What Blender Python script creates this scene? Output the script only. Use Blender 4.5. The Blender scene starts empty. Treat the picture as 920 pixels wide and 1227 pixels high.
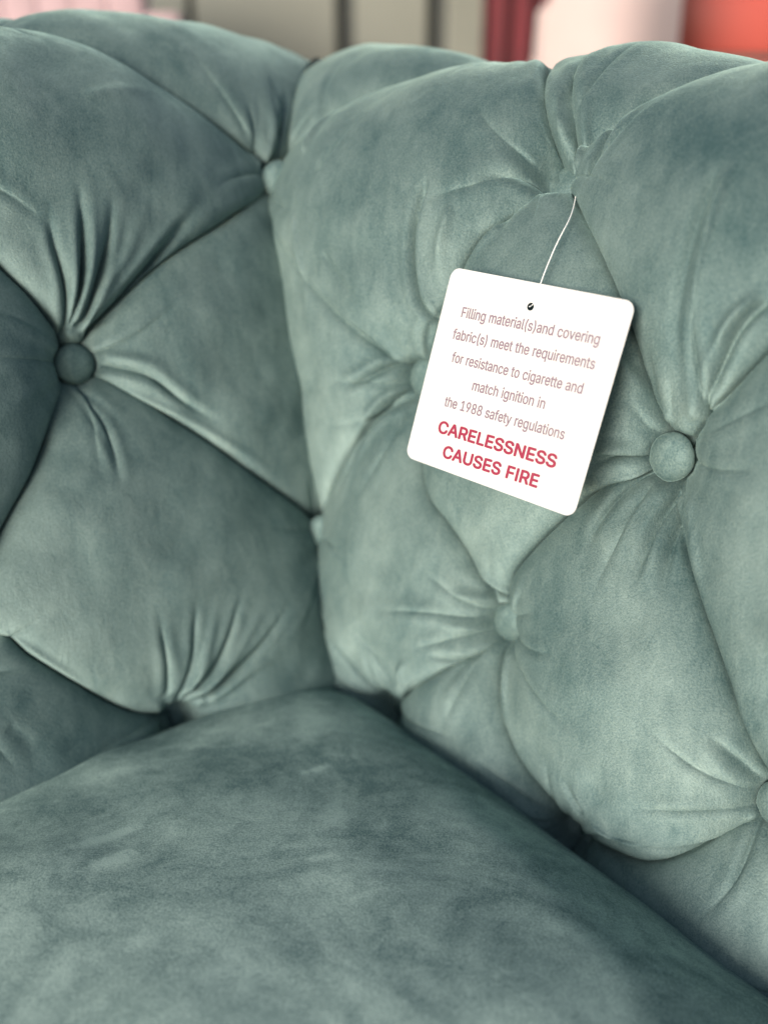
import bpy, bmesh, math, random
import numpy as np
from mathutils import Vector, Matrix
random.seed(4)
sc = bpy.context.scene
COL = sc.collection
# ------------------------------------------------------------------ camera
PITCH = math.radians(26.7)
cam_d = bpy.data.cameras.new('camera'); cam = bpy.data.objects.new('camera', cam_d); COL.objects.link(cam)
sc.camera = cam
cam.location = (0, 0, 0); cam.rotation_euler = (math.radians(90) - PITCH, 0, 0)
cam_d.sensor_fit = 'VERTICAL'; cam_d.sensor_height = 36; cam_d.lens = 36 * 1100 / 1227
cam_d.clip_start = .02; cam_d.clip_end = 400
cam_d.dof.use_dof = True; cam_d.dof.focus_distance = .455; cam_d.dof.aperture_fstop = 3.1
# ------------------------------------------------------------------ light
SUN_EL, SUN_AZ = math.radians(14), math.radians(-147)     # azimuth clockwise from +y
w = bpy.data.worlds.new('World'); sc.world = w; w.use_nodes = True
nt = w.node_tree; nt.nodes.clear()
sky = nt.nodes.new('ShaderNodeTexSky'); sky.sky_type = 'NISHITA'; sky.sun_disc = False
sky.sun_elevation = SUN_EL; sky.sun_rotation = SUN_AZ; sky.air_density = 1.0; sky.dust_density = 2.0; sky.ozone_density = 1.0
bg = nt.nodes.new('ShaderNodeBackground'); bg.inputs[1].default_value = .13
out = nt.nodes.new('ShaderNodeOutputWorld')
nt.links.new(sky.outputs[0], bg.inputs[0]); nt.links.new(bg.outputs[0], out.inputs[0])
sd = bpy.data.lights.new('sun', 'SUN'); so = bpy.data.objects.new('sun', sd); COL.objects.link(so)
sd.energy = 4.0; sd.angle = math.radians(26); sd.color = (1, .965, .92)
sdir = Vector((math.sin(SUN_AZ) * math.cos(SUN_EL), math.cos(SUN_AZ) * math.cos(SUN_EL), math.sin(SUN_EL)))
so.rotation_euler = sdir.to_track_quat('Z', 'Y').to_euler(); so.location = (-1, -2, 3)
vs = sc.view_settings; vs.view_transform = 'Standard'; vs.look = 'None'; vs.gamma = 1; vs.exposure = 0.25
sc.render.engine = 'CYCLES'
# ------------------------------------------------------------------ helpers
def tag(o, label=None, cat=None, group=None, kind=None):
    if label: o['label'] = label
    if cat: o['category'] = cat
    if group: o['group'] = group
    if kind: o['kind'] = kind
    return o
def empty(name, loc=(0, 0, 0)):
    o = bpy.data.objects.new(name, None); COL.objects.link(o); o.location = loc; o.empty_display_size = .1
    return o
def link(name, me, parent=None, mat=None, smooth=True):
    o = bpy.data.objects.new(name, me); COL.objects.link(o)
    if mat: me.materials.append(mat)
    if smooth: me.polygons.foreach_set('use_smooth', np.ones(len(me.polygons), bool))
    if parent:
        o.parent = parent
        if parent.type == 'EMPTY' or True: o.matrix_parent_inverse = Matrix.LocRotScale(parent.location, parent.rotation_euler, None).inverted()
    return o
def mesh_np(name, V, Fq):
    me = bpy.data.meshes.new(name)
    V = np.asarray(V, np.float32); Fq = np.asarray(Fq, np.int32)
    me.vertices.add(len(V)); me.vertices.foreach_set('co', V.ravel())
    me.loops.add(Fq.size); me.loops.foreach_set('vertex_index', Fq.ravel())
    me.polygons.add(len(Fq)); me.polygons.foreach_set('loop_start', np.arange(0, Fq.size, Fq.shape[1], dtype=np.int32))
    me.update(calc_edges=True); me.validate(); return me
def grid_faces(r, c, mask=None):
    i = np.arange(r * c).reshape(r, c)
    f = np.stack([i[:-1, :-1], i[:-1, 1:], i[1:, 1:], i[1:, :-1]], -1).reshape(-1, 4)
    if mask is not None: f = f[mask.ravel()[f].all(1)]
    return f
def compact(V, Fq):
    used = np.zeros(len(V), bool); used[Fq.ravel()] = True
    m = np.cumsum(used) - 1
    return V[used], m[Fq]
def bm_obj(name, bm, parent=None, mat=None, smooth=True):
    me = bpy.data.meshes.new(name); bmesh.ops.recalc_face_normals(bm, faces=bm.faces); bm.to_mesh(me); bm.free()
    return link(name, me, parent, mat, smooth)
def box_bm(x0, x1, y0, y1, z0, z1, bev=0, seg=2, M=None):
    bm = bmesh.new(); bmesh.ops.create_cube(bm, size=1)
    for v in bm.verts: v.co = Vector(((x0 + x1) / 2 + v.co.x * (x1 - x0), (y0 + y1) / 2 + v.co.y * (y1 - y0), (z0 + z1) / 2 + v.co.z * (z1 - z0)))
    if bev: bmesh.ops.bevel(bm, geom=bm.edges[:], offset=bev, segments=seg, profile=.5, affect='EDGES')
    if M is not None: bmesh.ops.transform(bm, matrix=M, verts=bm.verts)
    return bm
def gauss(a, sig):
    n = int(3 * sig) + 1; k = np.exp(-.5 * (np.arange(-n, n + 1) / sig) ** 2); k /= k.sum()
    for ax in (0, 1):
        p = np.pad(a, [(n, n) if i == ax else (0, 0) for i in (0, 1)], mode='edge'); r = np.zeros_like(a)
        for j, kv in enumerate(k): r += kv * (p[j:j + a.shape[0], :] if ax == 0 else p[:, j:j + a.shape[1]])
        a = r
    return a
def vnoise(shape, cell, seed):
    rg = np.random.RandomState(seed); a = rg.randn(int(shape[0] / cell) + 4, int(shape[1] / cell) + 4)
    y = np.arange(shape[0]) / cell + 1; x = np.arange(shape[1]) / cell + 1
    yi = y.astype(int); xi = x.astype(int); fy = y - yi; fx = x - xi; fy = fy * fy * (3 - 2 * fy); fx = fx * fx * (3 - 2 * fx)
    A = a[yi][:, xi]; B_ = a[yi][:, xi + 1]; C = a[yi + 1][:, xi]; D = a[yi + 1][:, xi + 1]
    return (A * (1 - fx) + B_ * fx) * (1 - fy)[:, None] + (C * (1 - fx) + D * fx) * fy[:, None]
# ------------------------------------------------------------------ materials
class N:
    def __init__(s, name):
        s.m = bpy.data.materials.new(name); s.m.use_nodes = True; s.t = s.m.node_tree
        s.p = s.t.nodes['Principled BSDF']
    def n(s, ty, **k):
        x = s.t.nodes.new('ShaderNode' + ty)
        for a, b in k.items():
            if a.startswith('i_'): x.inputs[a[2:].replace('_', ' ')].default_value = b
            else: setattr(x, a, b)
        return x
    def l(s, a, b): s.t.links.new(a, b)
    def ramp(s, src, stops):
        r = s.n('ValToRGB'); e = r.color_ramp.elements
        while len(e) < len(stops): e.new(.5)
        for el, (p, c) in zip(e, stops): el.position = p; el.color = c if len(c) == 4 else (*c, 1)
        s.l(src, r.inputs[0]); return r.outputs[0]
def velvet(name, seed=0., patch=1.0, dark=(.050, .102, .104), light=(.228, .308, .284), lo=.33, hi=.67, metal=.34, nap_dir=(0, 0, 1), tilt=.65, stretch=(1.3, 1.3, .62), turn=0.):
    k = N(name); tc = k.n('TexCoord')
    mp = k.n('Mapping'); mp.inputs['Location'].default_value = (seed, seed * .7, seed * .3); k.l(tc.outputs['Object'], mp.inputs[0])
    st = k.n('Mapping'); st.inputs['Scale'].default_value = stretch; st.inputs['Rotation'].default_value = (0, 0, turn); k.l(mp.outputs[0], st.inputs[0])
    a = k.n('TexNoise', i_Scale=11., i_Detail=5., i_Roughness=.6, i_Distortion=1.3); k.l(st.outputs[0], a.inputs['Vector'])
    b = k.n('TexNoise', i_Scale=80., i_Detail=4., i_Roughness=.6, i_Distortion=.6); k.l(st.outputs[0], b.inputs['Vector'])
    g = k.n('TexNoise', i_Scale=1000., i_Detail=2., i_Roughness=.7); k.l(mp.outputs[0], g.inputs['Vector'])
    mx = k.n('Mix', data_type='FLOAT'); mx.inputs[0].default_value = .34; k.l(a.outputs[0], mx.inputs[2]); k.l(b.outputs[0], mx.inputs[3])
    mg = k.n('Mix', data_type='FLOAT'); mg.inputs[0].default_value = .36; k.l(mx.outputs[0], mg.inputs[2]); k.l(g.outputs[0], mg.inputs[3])
    nap_tone = k.n('Attribute', attribute_name='nap'); ad = k.n('Math', operation='ADD'); k.l(mg.outputs[0], ad.inputs[0]); k.l(nap_tone.outputs['Fac'], ad.inputs[1])  # stroke tone: brushed pile marks, on the panels also painted shading
    c = k.ramp(ad.outputs[0], [(lo, dark), (hi, light)])
    k.l(c, k.p.inputs['Base Color'])
    k.p.inputs['Roughness'].default_value = .60; k.p.inputs['Metallic'].default_value = metal; k.p.inputs['Specular IOR Level'].default_value = .35
    k.p.inputs['Sheen Weight'].default_value = .7; k.p.inputs['Sheen Roughness'].default_value = .3
    sr = k.ramp(ad.outputs[0], [(lo, (.20, .32, .31)), (hi, (.62, .86, .80))])
    k.l(sr, k.p.inputs['Sheen Tint'])
    bp = k.n('Bump', i_Strength=.55, i_Distance=.0008); k.l(g.outputs[0], bp.inputs['Height'])
    b2 = k.n('Bump', i_Strength=.3 * patch, i_Distance=.0018); k.l(b.outputs[0], b2.inputs['Height']); k.l(bp.outputs[0], b2.inputs['Normal'])
    # the pile leans one way in the cloth: light meets the fibres along this lean
    tr = k.n('VectorTransform', vector_type='VECTOR', convert_from='OBJECT', convert_to='WORLD'); tr.inputs[0].default_value = tuple(v * tilt for v in nap_dir)
    va = k.n('VectorMath', operation='ADD'); k.l(b2.outputs[0], va.inputs[0]); k.l(tr.outputs[0], va.inputs[1])
    vn = k.n('VectorMath', operation='NORMALIZE'); k.l(va.outputs[0], vn.inputs[0]); k.l(vn.outputs[0], k.p.inputs['Normal'])
    return k.m
def plain(name, col, rough=.6, noise=.0, scale=20., metal=0., bump=0., sheen=0.):
    k = N(name)
    tc = k.n('TexCoord'); a = k.n('TexNoise', i_Scale=scale, i_Detail=5.); k.l(tc.outputs['Object'], a.inputs['Vector'])
    lo = tuple(max(0, v * (1 - noise)) for v in col); hi = tuple(v * (1 + noise) for v in col)
    k.l(k.ramp(a.outputs[0], [(.3, lo), (.7, hi)]), k.p.inputs['Base Color'])
    k.p.inputs['Roughness'].default_value = rough; k.p.inputs['Metallic'].default_value = metal; k.p.inputs['Sheen Weight'].default_value = sheen
    if bump:
        b = k.n('Bump', i_Strength=bump, i_Distance=.003); k.l(a.outputs[0], b.inputs['Height']); k.l(b.outputs[0], k.p.inputs['Normal'])
    return k.m
M_VEL = velvet('green_velvet'); M_CUSH = velvet('green_velvet_brushed', 3.1, 1.2, lo=.40, hi=.61, dark=(.095, .158, .156), light=(.345, .452, .415), nap_dir=(-.4, -.6, 0), tilt=.5, stretch=(.85, 1.2, 1.), turn=1.9)
M_BTN = velvet('green_velvet_button', 5.3, .6, tilt=.1)
M_WOOD = plain('dark_wood', (.06, .035, .02), .4, .3, 30)
# ------------------------------------------------------------------ sofa shell geometry
P0 = np.array([-0.0432, 0.58328972, -0.30914708])
AL, AR = math.radians(37), math.radians(46)
DIR = {'L': np.array([-math.cos(AL), -math.sin(AL), 0]), 'R': np.array([math.cos(AR), -math.sin(AR), 0])}
NIN = {'L': np.array([math.sin(AL), -math.cos(AL), 0]), 'R': np.array([-math.sin(AR), -math.cos(AR), 0])}
LEAN = {'L': math.radians(15), 'R': math.radians(7)}; ZB = -.60; ZR = {'L': -.057, 'R': -.095}; RR = .07
S1 = {k: (ZR[k] - ZB) / math.cos(LEAN[k]) for k in 'LR'}
UPV = np.array([0, 0, 1.])
def prof(s, k):
    s = np.asarray(s, float); L = LEAN[k]
    st = np.minimum(s, S1[k]); o = st * math.sin(L) + math.tan(L) * (ZB - P0[2]); z = ZB + st * math.cos(L)
    a = L + np.clip((s - S1[k]) / RR, 0, 4)
    return o + RR * (math.cos(L) - np.cos(a)), z + RR * (np.sin(a) - math.sin(L)), -np.cos(a), np.sin(a)
def sstep(t): t = np.clip(t, 0, 1); return t * t * (3 - 2 * t)
def surf(k, u, s, h=0.):
    u, s = np.broadcast_arrays(np.asarray(u, float), np.asarray(s, float)); o, z, no, nz = prof(s, k)
    out = -NIN[k]; Nn = no[..., None] * out + nz[..., None] * UPV
    if k == 'L': z = z - .022 * (1 - sstep((u + .05) / .17)) * sstep((s - .34) / .16)
    return np.array([P0[0], P0[1], 0]) + u[..., None] * DIR[k] + o[..., None] * out + z[..., None] * UPV + Nn * np.asarray(h)[..., None], Nn
FE = {"creases": {"L": [[4, [[0.1524, 0.4646], [0.1491, 0.4895], [0.1508, 0.5169], [0.1508, 0.539]]], [4.5, [[0.15, 0.4672], [0.1409, 0.4926], [0.1354, 0.5191], [0.1321, 0.5498]]], [4, [[0.1481, 0.4658], [0.1349, 0.4868], [0.1228, 0.5127], [0.1145, 0.5434]]], [5, [[0.1423, 0.465], [0.1207, 0.4829], [0.0954, 0.5045], [0.0623, 0.5343]]], [4, [[0.1369, 0.4491], [0.1126, 0.4357], [0.0951, 0.4174], [0.0713, 0.3958]]], [3.5, [[0.152, 0.4359], [0.1465, 0.4176], [0.1458, 0.3949], [0.1501, 0.3729]]], [3, [[0.1395, 0.2357], [0.1295, 0.2593], [0.1198, 0.3065]]], [3.5, [[0.1334, 0.232], [0.1128, 0.2557], [0.0871, 0.3013]]], [3, [[0.1251, 0.2273], [0.0933, 0.2511], [0.0513, 0.2836]]], [2.5, [[0.1462, 0.2385], [0.145, 0.2654], [0.1448, 0.304]]], [3.5, [[-0.0091, 0.567], [-0.018, 0.5867], [-0.0345, 0.6101]]], [3.5, [[-0.0009, 0.5645], [0.0021, 0.5805], [0.0048, 0.5986]]]], "R": [[5, [[0.1574, 0.544], [0.1439, 0.5616], [0.1206, 0.5849], [0.0915, 0.6129]]], [4.5, [[0.1671, 0.544], [0.1541, 0.5673], [0.123, 0.6116]]], [4, [[0.1677, 0.5343], [0.1416, 0.5386], [0.1246, 0.5354], [0.115, 0.5257]]], [3.2, [[0.1085, 0.4621], [0.0976, 0.4761], [0.092, 0.4977], [0.0923, 0.516], [0.0967, 0.5314]]], [3, [[0.2679, 0.4489], [0.2657, 0.4655], [0.2623, 0.4905], [0.2612, 0.5129], [0.2613, 0.5285], [0.2611, 0.5443]]], [3.5, [[0.2508, 0.4182], [0.2385, 0.4064], [0.2308, 0.3903], [0.2287, 0.3687]]], [4, [[0.2673, 0.4159], [0.2742, 0.3972], [0.2845, 0.3752], [0.2954, 0.3578]]], [3.5, [[0.2634, 0.4138], [0.2662, 0.3899], [0.2726, 0.3612]]], [3.5, [[0.2593, 0.4125], [0.2586, 0.3914], [0.2581, 0.3642]]], [4.5, [[0.0837, 0.4366], [0.0642, 0.4282], [0.04, 0.4103]]], [4.5, [[0.0882, 0.419], [0.0625, 0.3941], [0.0495, 0.3609], [0.0418, 0.3353]]], [4, [[0.1753, 0.2917], [0.1575, 0.2734], [0.1309, 0.2675]]], [4, [[0.1748, 0.3161], [0.1592, 0.3229], [0.1411, 0.3346]]], [3.5, [[0.2437, 0.4266], [0.2305, 0.4227], [0.2162, 0.4135]]], [3.5, [[0.2501, 0.4417], [0.2369, 0.4566], [0.2263, 0.4723], [0.2194, 0.4828]]], [3.5, [[0.2663, 0.4477], [0.2702, 0.466], [0.2798, 0.4935], [0.2895, 0.5114]]], [3, [[0.3395, 0.2719], [0.3389, 0.2539], [0.339, 0.2305]]], [3, [[0.3333, 0.2851], [0.3191, 0.2982], [0.3072, 0.3082]]]]}, "panel_nap": {"L": [[-0.054, 0.0115, [[0.1239, 0.5693], [0.1047, 0.5555], [0.0667, 0.5464]]], [-0.048, 0.0092, [[0.1672, 0.5705], [0.1557, 0.5539], [0.1554, 0.5286]]], [0.042, 0.00805, [[0.1505, 0.5892], [0.1081, 0.5853], [0.0633, 0.5676]]], [-0.042, 0.0184, [[0.0373, 0.4937], [0.0371, 0.4386], [0.0383, 0.3735]]], [0.036, 0.023, [[0.1943, 0.3629], [0.1902, 0.3218], [0.1742, 0.2847]]], [-0.03, 0.0115, [[0.092, 0.5302], [0.0533, 0.5132]]]], "R": [[-0.06, 0.0161, [[0.0567, 0.5348], [0.1075, 0.5477], [0.1544, 0.5495]]], [-0.06, 0.0161, [[0.2077, 0.5545], [0.2469, 0.5506], [0.2804, 0.5365]]], [-0.03, 0.0161, [[0.1477, 0.5179], [0.1993, 0.5143]]], [0.036, 0.0161, [[0.2359, 0.3698], [0.2643, 0.3267], [0.2904, 0.2927]]], [0.036, 0.0069, [[-0.0137, 0.5079], [-0.0052, 0.4681], [0.0073, 0.4223]]], [-0.054, 0.00805, [[0.2333, 0.3979], [0.261, 0.399], [0.2778, 0.3753]]], [-0.042, 0.0092, [[0.2927, 0.3626], [0.3182, 0.3258], [0.3342, 0.3025]]], [-0.036, 0.0115, [[0.2225, 0.4501], [0.2199, 0.4155]]], [-0.03, 0.0115, [[0.2377, 0.5038], [0.2538, 0.4696]]], [0.03, 0.0115, [[0.2903, 0.4391], [0.306, 0.4059]]]]}, "nap": [[0.2, 0.0022, [[0.2602, 0.1346], [0.2422, 0.1379], [0.2202, 0.1394]]], [0.14, 0.0034, [[0.2596, 0.1549], [0.2466, 0.1587], [0.2327, 0.1598]]], [0.2, 0.0019, [[0.1377, 0.1493], [0.1264, 0.1514], [0.1136, 0.1526]]], [-0.07, 0.012, [[0.1206, 0.0898], [0.1201, 0.1217], [0.1249, 0.1654], [0.1264, 0.1945]]], [0.05, 0.014, [[0.0837, 0.081], [0.0796, 0.1241], [0.0835, 0.1721]]], [0.04, 0.012, [[0.059, 0.1728], [0.0856, 0.2072], [0.1088, 0.2373]]], [0.05, 0.02, [[0.2894, 0.1748], [0.306, 0.1784], [0.3254, 0.1733]]], [-0.05, 0.014, [[0.1632, 0.0856], [0.1617, 0.1255], [0.1678, 0.1721]]], [0.03, 0.012, [[0.1795, 0.1286], [0.1809, 0.1692], [0.1663, 0.2044]]], [-0.04, 0.02, [[0.2267, 0.0803], [0.2518, 0.0937], [0.2771, 0.1116]]], [-0.035, 0.02, [[0.0856, 0.2489], [0.0968, 0.291], [0.1157, 0.326]]], [0.035, 0.016, [[0.0587, 0.2469], [0.0705, 0.2991], [0.0833, 0.3412]]]], "fixed": {"R0": [-0.0676, 0.6229, -0.0746], "R5": [-0.0408, 0.5515, -0.2923]}, "buttons": {"R": {"R0": [-0.0735, 0.5256], "R1": [0.1532, 0.5476], "R2": [0.2543, 0.428], "R3": [0.0863, 0.4263], "R4": [0.1731, 0.2991], "R5": [0.0, 0.293], "R6": [0.0939, 0.1999], "R7": [0.3443, 0.2794], "R8": [0.2417, 0.1921], "R9": [0.33, 0.548], "R10": [0.5, 0.548], "R11": [0.42, 0.424], "R12": [0.59, 0.424], "R13": [0.506, 0.28], "R14": [0.4, 0.195], "R15": [0.56, 0.195], "T1": [0.085, 0.632], "T2": [0.275, 0.652], "T3": [0.42, 0.632], "T4": [0.59, 0.632], "R5b": [-0.09, 0.42], "W0": [0.0, 0.72], "W1": [0.165, 0.72], "W2": [0.33, 0.72], "W3": [0.5, 0.72]}, "L": {"R0": [-0.0156, 0.5613], "L1": [0.1491, 0.4495], "R5": [0.0, 0.3011], "L3": [0.1387, 0.2157], "L4": [0.262, 0.305], "L5": [0.215, 0.572], "L6": [0.43, 0.449], "L7": [0.42, 0.216], "L8": [0.57, 0.305], "L9": [0.6, 0.54], "T1": [0.15, 0.652], "T2": [0.44, 0.64], "W0": [-0.02, 0.73], "W1": [0.3, 0.73], "W2": [0.58, 0.73]}}, "pleats": {"R": [[[[0.1532, 0.5476], [0.1862, 0.5253], [0.2082, 0.5083], [0.2273, 0.4827], [0.2393, 0.4571], [0.2543, 0.428]], 0.026, 1.0],
  [[[0.1532, 0.5476], [0.1491, 0.5318], [0.1377, 0.52], [0.1245, 0.5065], [0.1074, 0.4631], [0.0863, 0.4263]], 0.026, 1.0],
  [[[-0.0735, 0.5256], [0.0863, 0.4263]], 0.042, 0.35],
  [[[0.0863, 0.4263], [0.0689, 0.41], [0.0492, 0.3811], [0.0294, 0.3458], [0.0, 0.293]], 0.024, 1.0],
  [[[0.0863, 0.4263], [0.1114, 0.3698], [0.1305, 0.3535], [0.149, 0.3326], [0.1731, 0.2991]], 0.026, 1.0],
  [[[0.2543, 0.428], [0.2393, 0.4135], [0.2233, 0.4032], [0.2067, 0.3813], [0.1897, 0.3561], [0.1763, 0.3311], [0.1731, 0.2991]], 0.022, 1.0],
  [[[0.2543, 0.428], [0.2695, 0.3945], [0.2873, 0.368], [0.3054, 0.3405], [0.323, 0.3106], [0.3443, 0.2794]], 0.022, 1.0],
  [[[0.1731, 0.2991], [0.1648, 0.2786], [0.1414, 0.2553], [0.0939, 0.1999]], 0.032, 1.0],
  [[[0.1731, 0.2991], [0.1804, 0.2678], [0.1907, 0.2467], [0.2083, 0.2247], [0.2263, 0.2123], [0.2417, 0.1921]], 0.024, 1.0],
  [[[0.0, 0.293], [0.0939, 0.1999]], 0.036, 0.5],
  [[[0.2417, 0.1921], [0.2667, 0.2007], [0.2914, 0.2107], [0.3114, 0.2307], [0.3263, 0.2535], [0.3443, 0.2794]], 0.02, 1.0],
  [[[0.1532, 0.5476], [0.085, 0.632]], 0.034, 1.0],
  [[[0.1532, 0.5476], [0.275, 0.652]], 0.026, 1.0],
  [[[-0.0735, 0.5256], [0.085, 0.632]], 0.022, 1.0],
  [[[0.33, 0.548], [0.275, 0.652]], 0.026, 1.0],
  [[[0.33, 0.548], [0.42, 0.632]], 0.026, 1.0],
  [[[0.5, 0.548], [0.42, 0.632]], 0.026, 1.0],
  [[[0.5, 0.548], [0.59, 0.632]], 0.026, 1.0],
  [[[0.33, 0.548], [0.2543, 0.428]], 0.026, 1.0],
  [[[0.33, 0.548], [0.42, 0.424]], 0.026, 1.0],
  [[[0.5, 0.548], [0.42, 0.424]], 0.026, 1.0],
  [[[0.5, 0.548], [0.59, 0.424]], 0.026, 1.0],
  [[[0.42, 0.424], [0.3443, 0.2794]], 0.026, 1.0],
  [[[0.42, 0.424], [0.506, 0.28]], 0.026, 1.0],
  [[[0.59, 0.424], [0.506, 0.28]], 0.026, 1.0],
  [[[0.3443, 0.2794], [0.4, 0.195]], 0.026, 1.0],
  [[[0.506, 0.28], [0.4, 0.195]], 0.026, 1.0],
  [[[0.506, 0.28], [0.56, 0.195]], 0.026, 1.0],
  [[[0.085, 0.632], [0.0, 0.72]], 0.03, 1.0],
  [[[0.085, 0.632], [0.165, 0.72]], 0.03, 1.0],
  [[[0.275, 0.652], [0.165, 0.72]], 0.03, 1.0],
  [[[0.275, 0.652], [0.33, 0.72]], 0.03, 1.0],
  [[[0.42, 0.632], [0.33, 0.72]], 0.03, 1.0],
  [[[0.42, 0.632], [0.5, 0.72]], 0.03, 1.0],
  [[[0.02, 0.1], [0.3, 0.09], [0.65, 0.09]], 0.012, 0.6],
  [[[0.0939, 0.1999], [0.0939, 0.13]], 0.008, 0.7],
  [[[0.2417, 0.1921], [0.2417, 0.13]], 0.008, 0.7],
  [[[0.4, 0.195], [0.4, 0.13]], 0.008, 0.7],
  [[[0.56, 0.195], [0.56, 0.13]], 0.008, 0.7]], "L": [[[[0.1491, 0.4495], [0.1382, 0.4646], [0.1142, 0.4832], [0.0807, 0.5056], [0.0389, 0.529], [-0.0156, 0.5613]], 0.034, 1.0],
  [[[0.1491, 0.4495], [0.1211, 0.4247], [0.0901, 0.3955], [0.0566, 0.3601], [0.0323, 0.3355], [0.0, 0.3011]], 0.03, 1.0],
  [[[0.1491, 0.4495], [0.1547, 0.4676], [0.1667, 0.4904], [0.1809, 0.5114], [0.215, 0.572]], 0.022, 1.0],
  [[[0.1491, 0.4495], [0.1651, 0.4313], [0.1875, 0.3979], [0.2153, 0.366], [0.262, 0.305]], 0.022, 1.0],
  [[[0.1387, 0.2157], [0.1717, 0.2385], [0.1978, 0.269], [0.2165, 0.2925], [0.2295, 0.3094], [0.262, 0.305]], 0.024, 1.0],
  [[[0.1387, 0.2157], [0.0, 0.3011]], 0.049, 0.1],
  [[[-0.0156, 0.5613], [0.15, 0.652]], 0.018, 1.0],
  [[[0.215, 0.572], [0.15, 0.652]], 0.026, 1.0],
  [[[0.215, 0.572], [0.44, 0.64]], 0.026, 1.0],
  [[[0.6, 0.54], [0.44, 0.64]], 0.026, 1.0],
  [[[0.215, 0.572], [0.43, 0.449]], 0.026, 1.0],
  [[[0.6, 0.54], [0.43, 0.449]], 0.026, 1.0],
  [[[0.43, 0.449], [0.262, 0.305]], 0.026, 1.0],
  [[[0.43, 0.449], [0.57, 0.305]], 0.026, 1.0],
  [[[0.42, 0.216], [0.262, 0.305]], 0.026, 1.0],
  [[[0.42, 0.216], [0.57, 0.305]], 0.026, 1.0],
  [[[0.15, 0.652], [-0.02, 0.73]], 0.03, 1.0],
  [[[0.15, 0.652], [0.3, 0.73]], 0.03, 1.0],
  [[[0.44, 0.64], [0.3, 0.73]], 0.03, 1.0],
  [[[0.44, 0.64], [0.58, 0.73]], 0.03, 1.0],
  [[[0.0, 0.12], [0.6, 0.12]], 0.012, 0.6],
  [[[0.1387, 0.2157], [0.1387, 0.13]], 0.008, 0.7],
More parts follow.
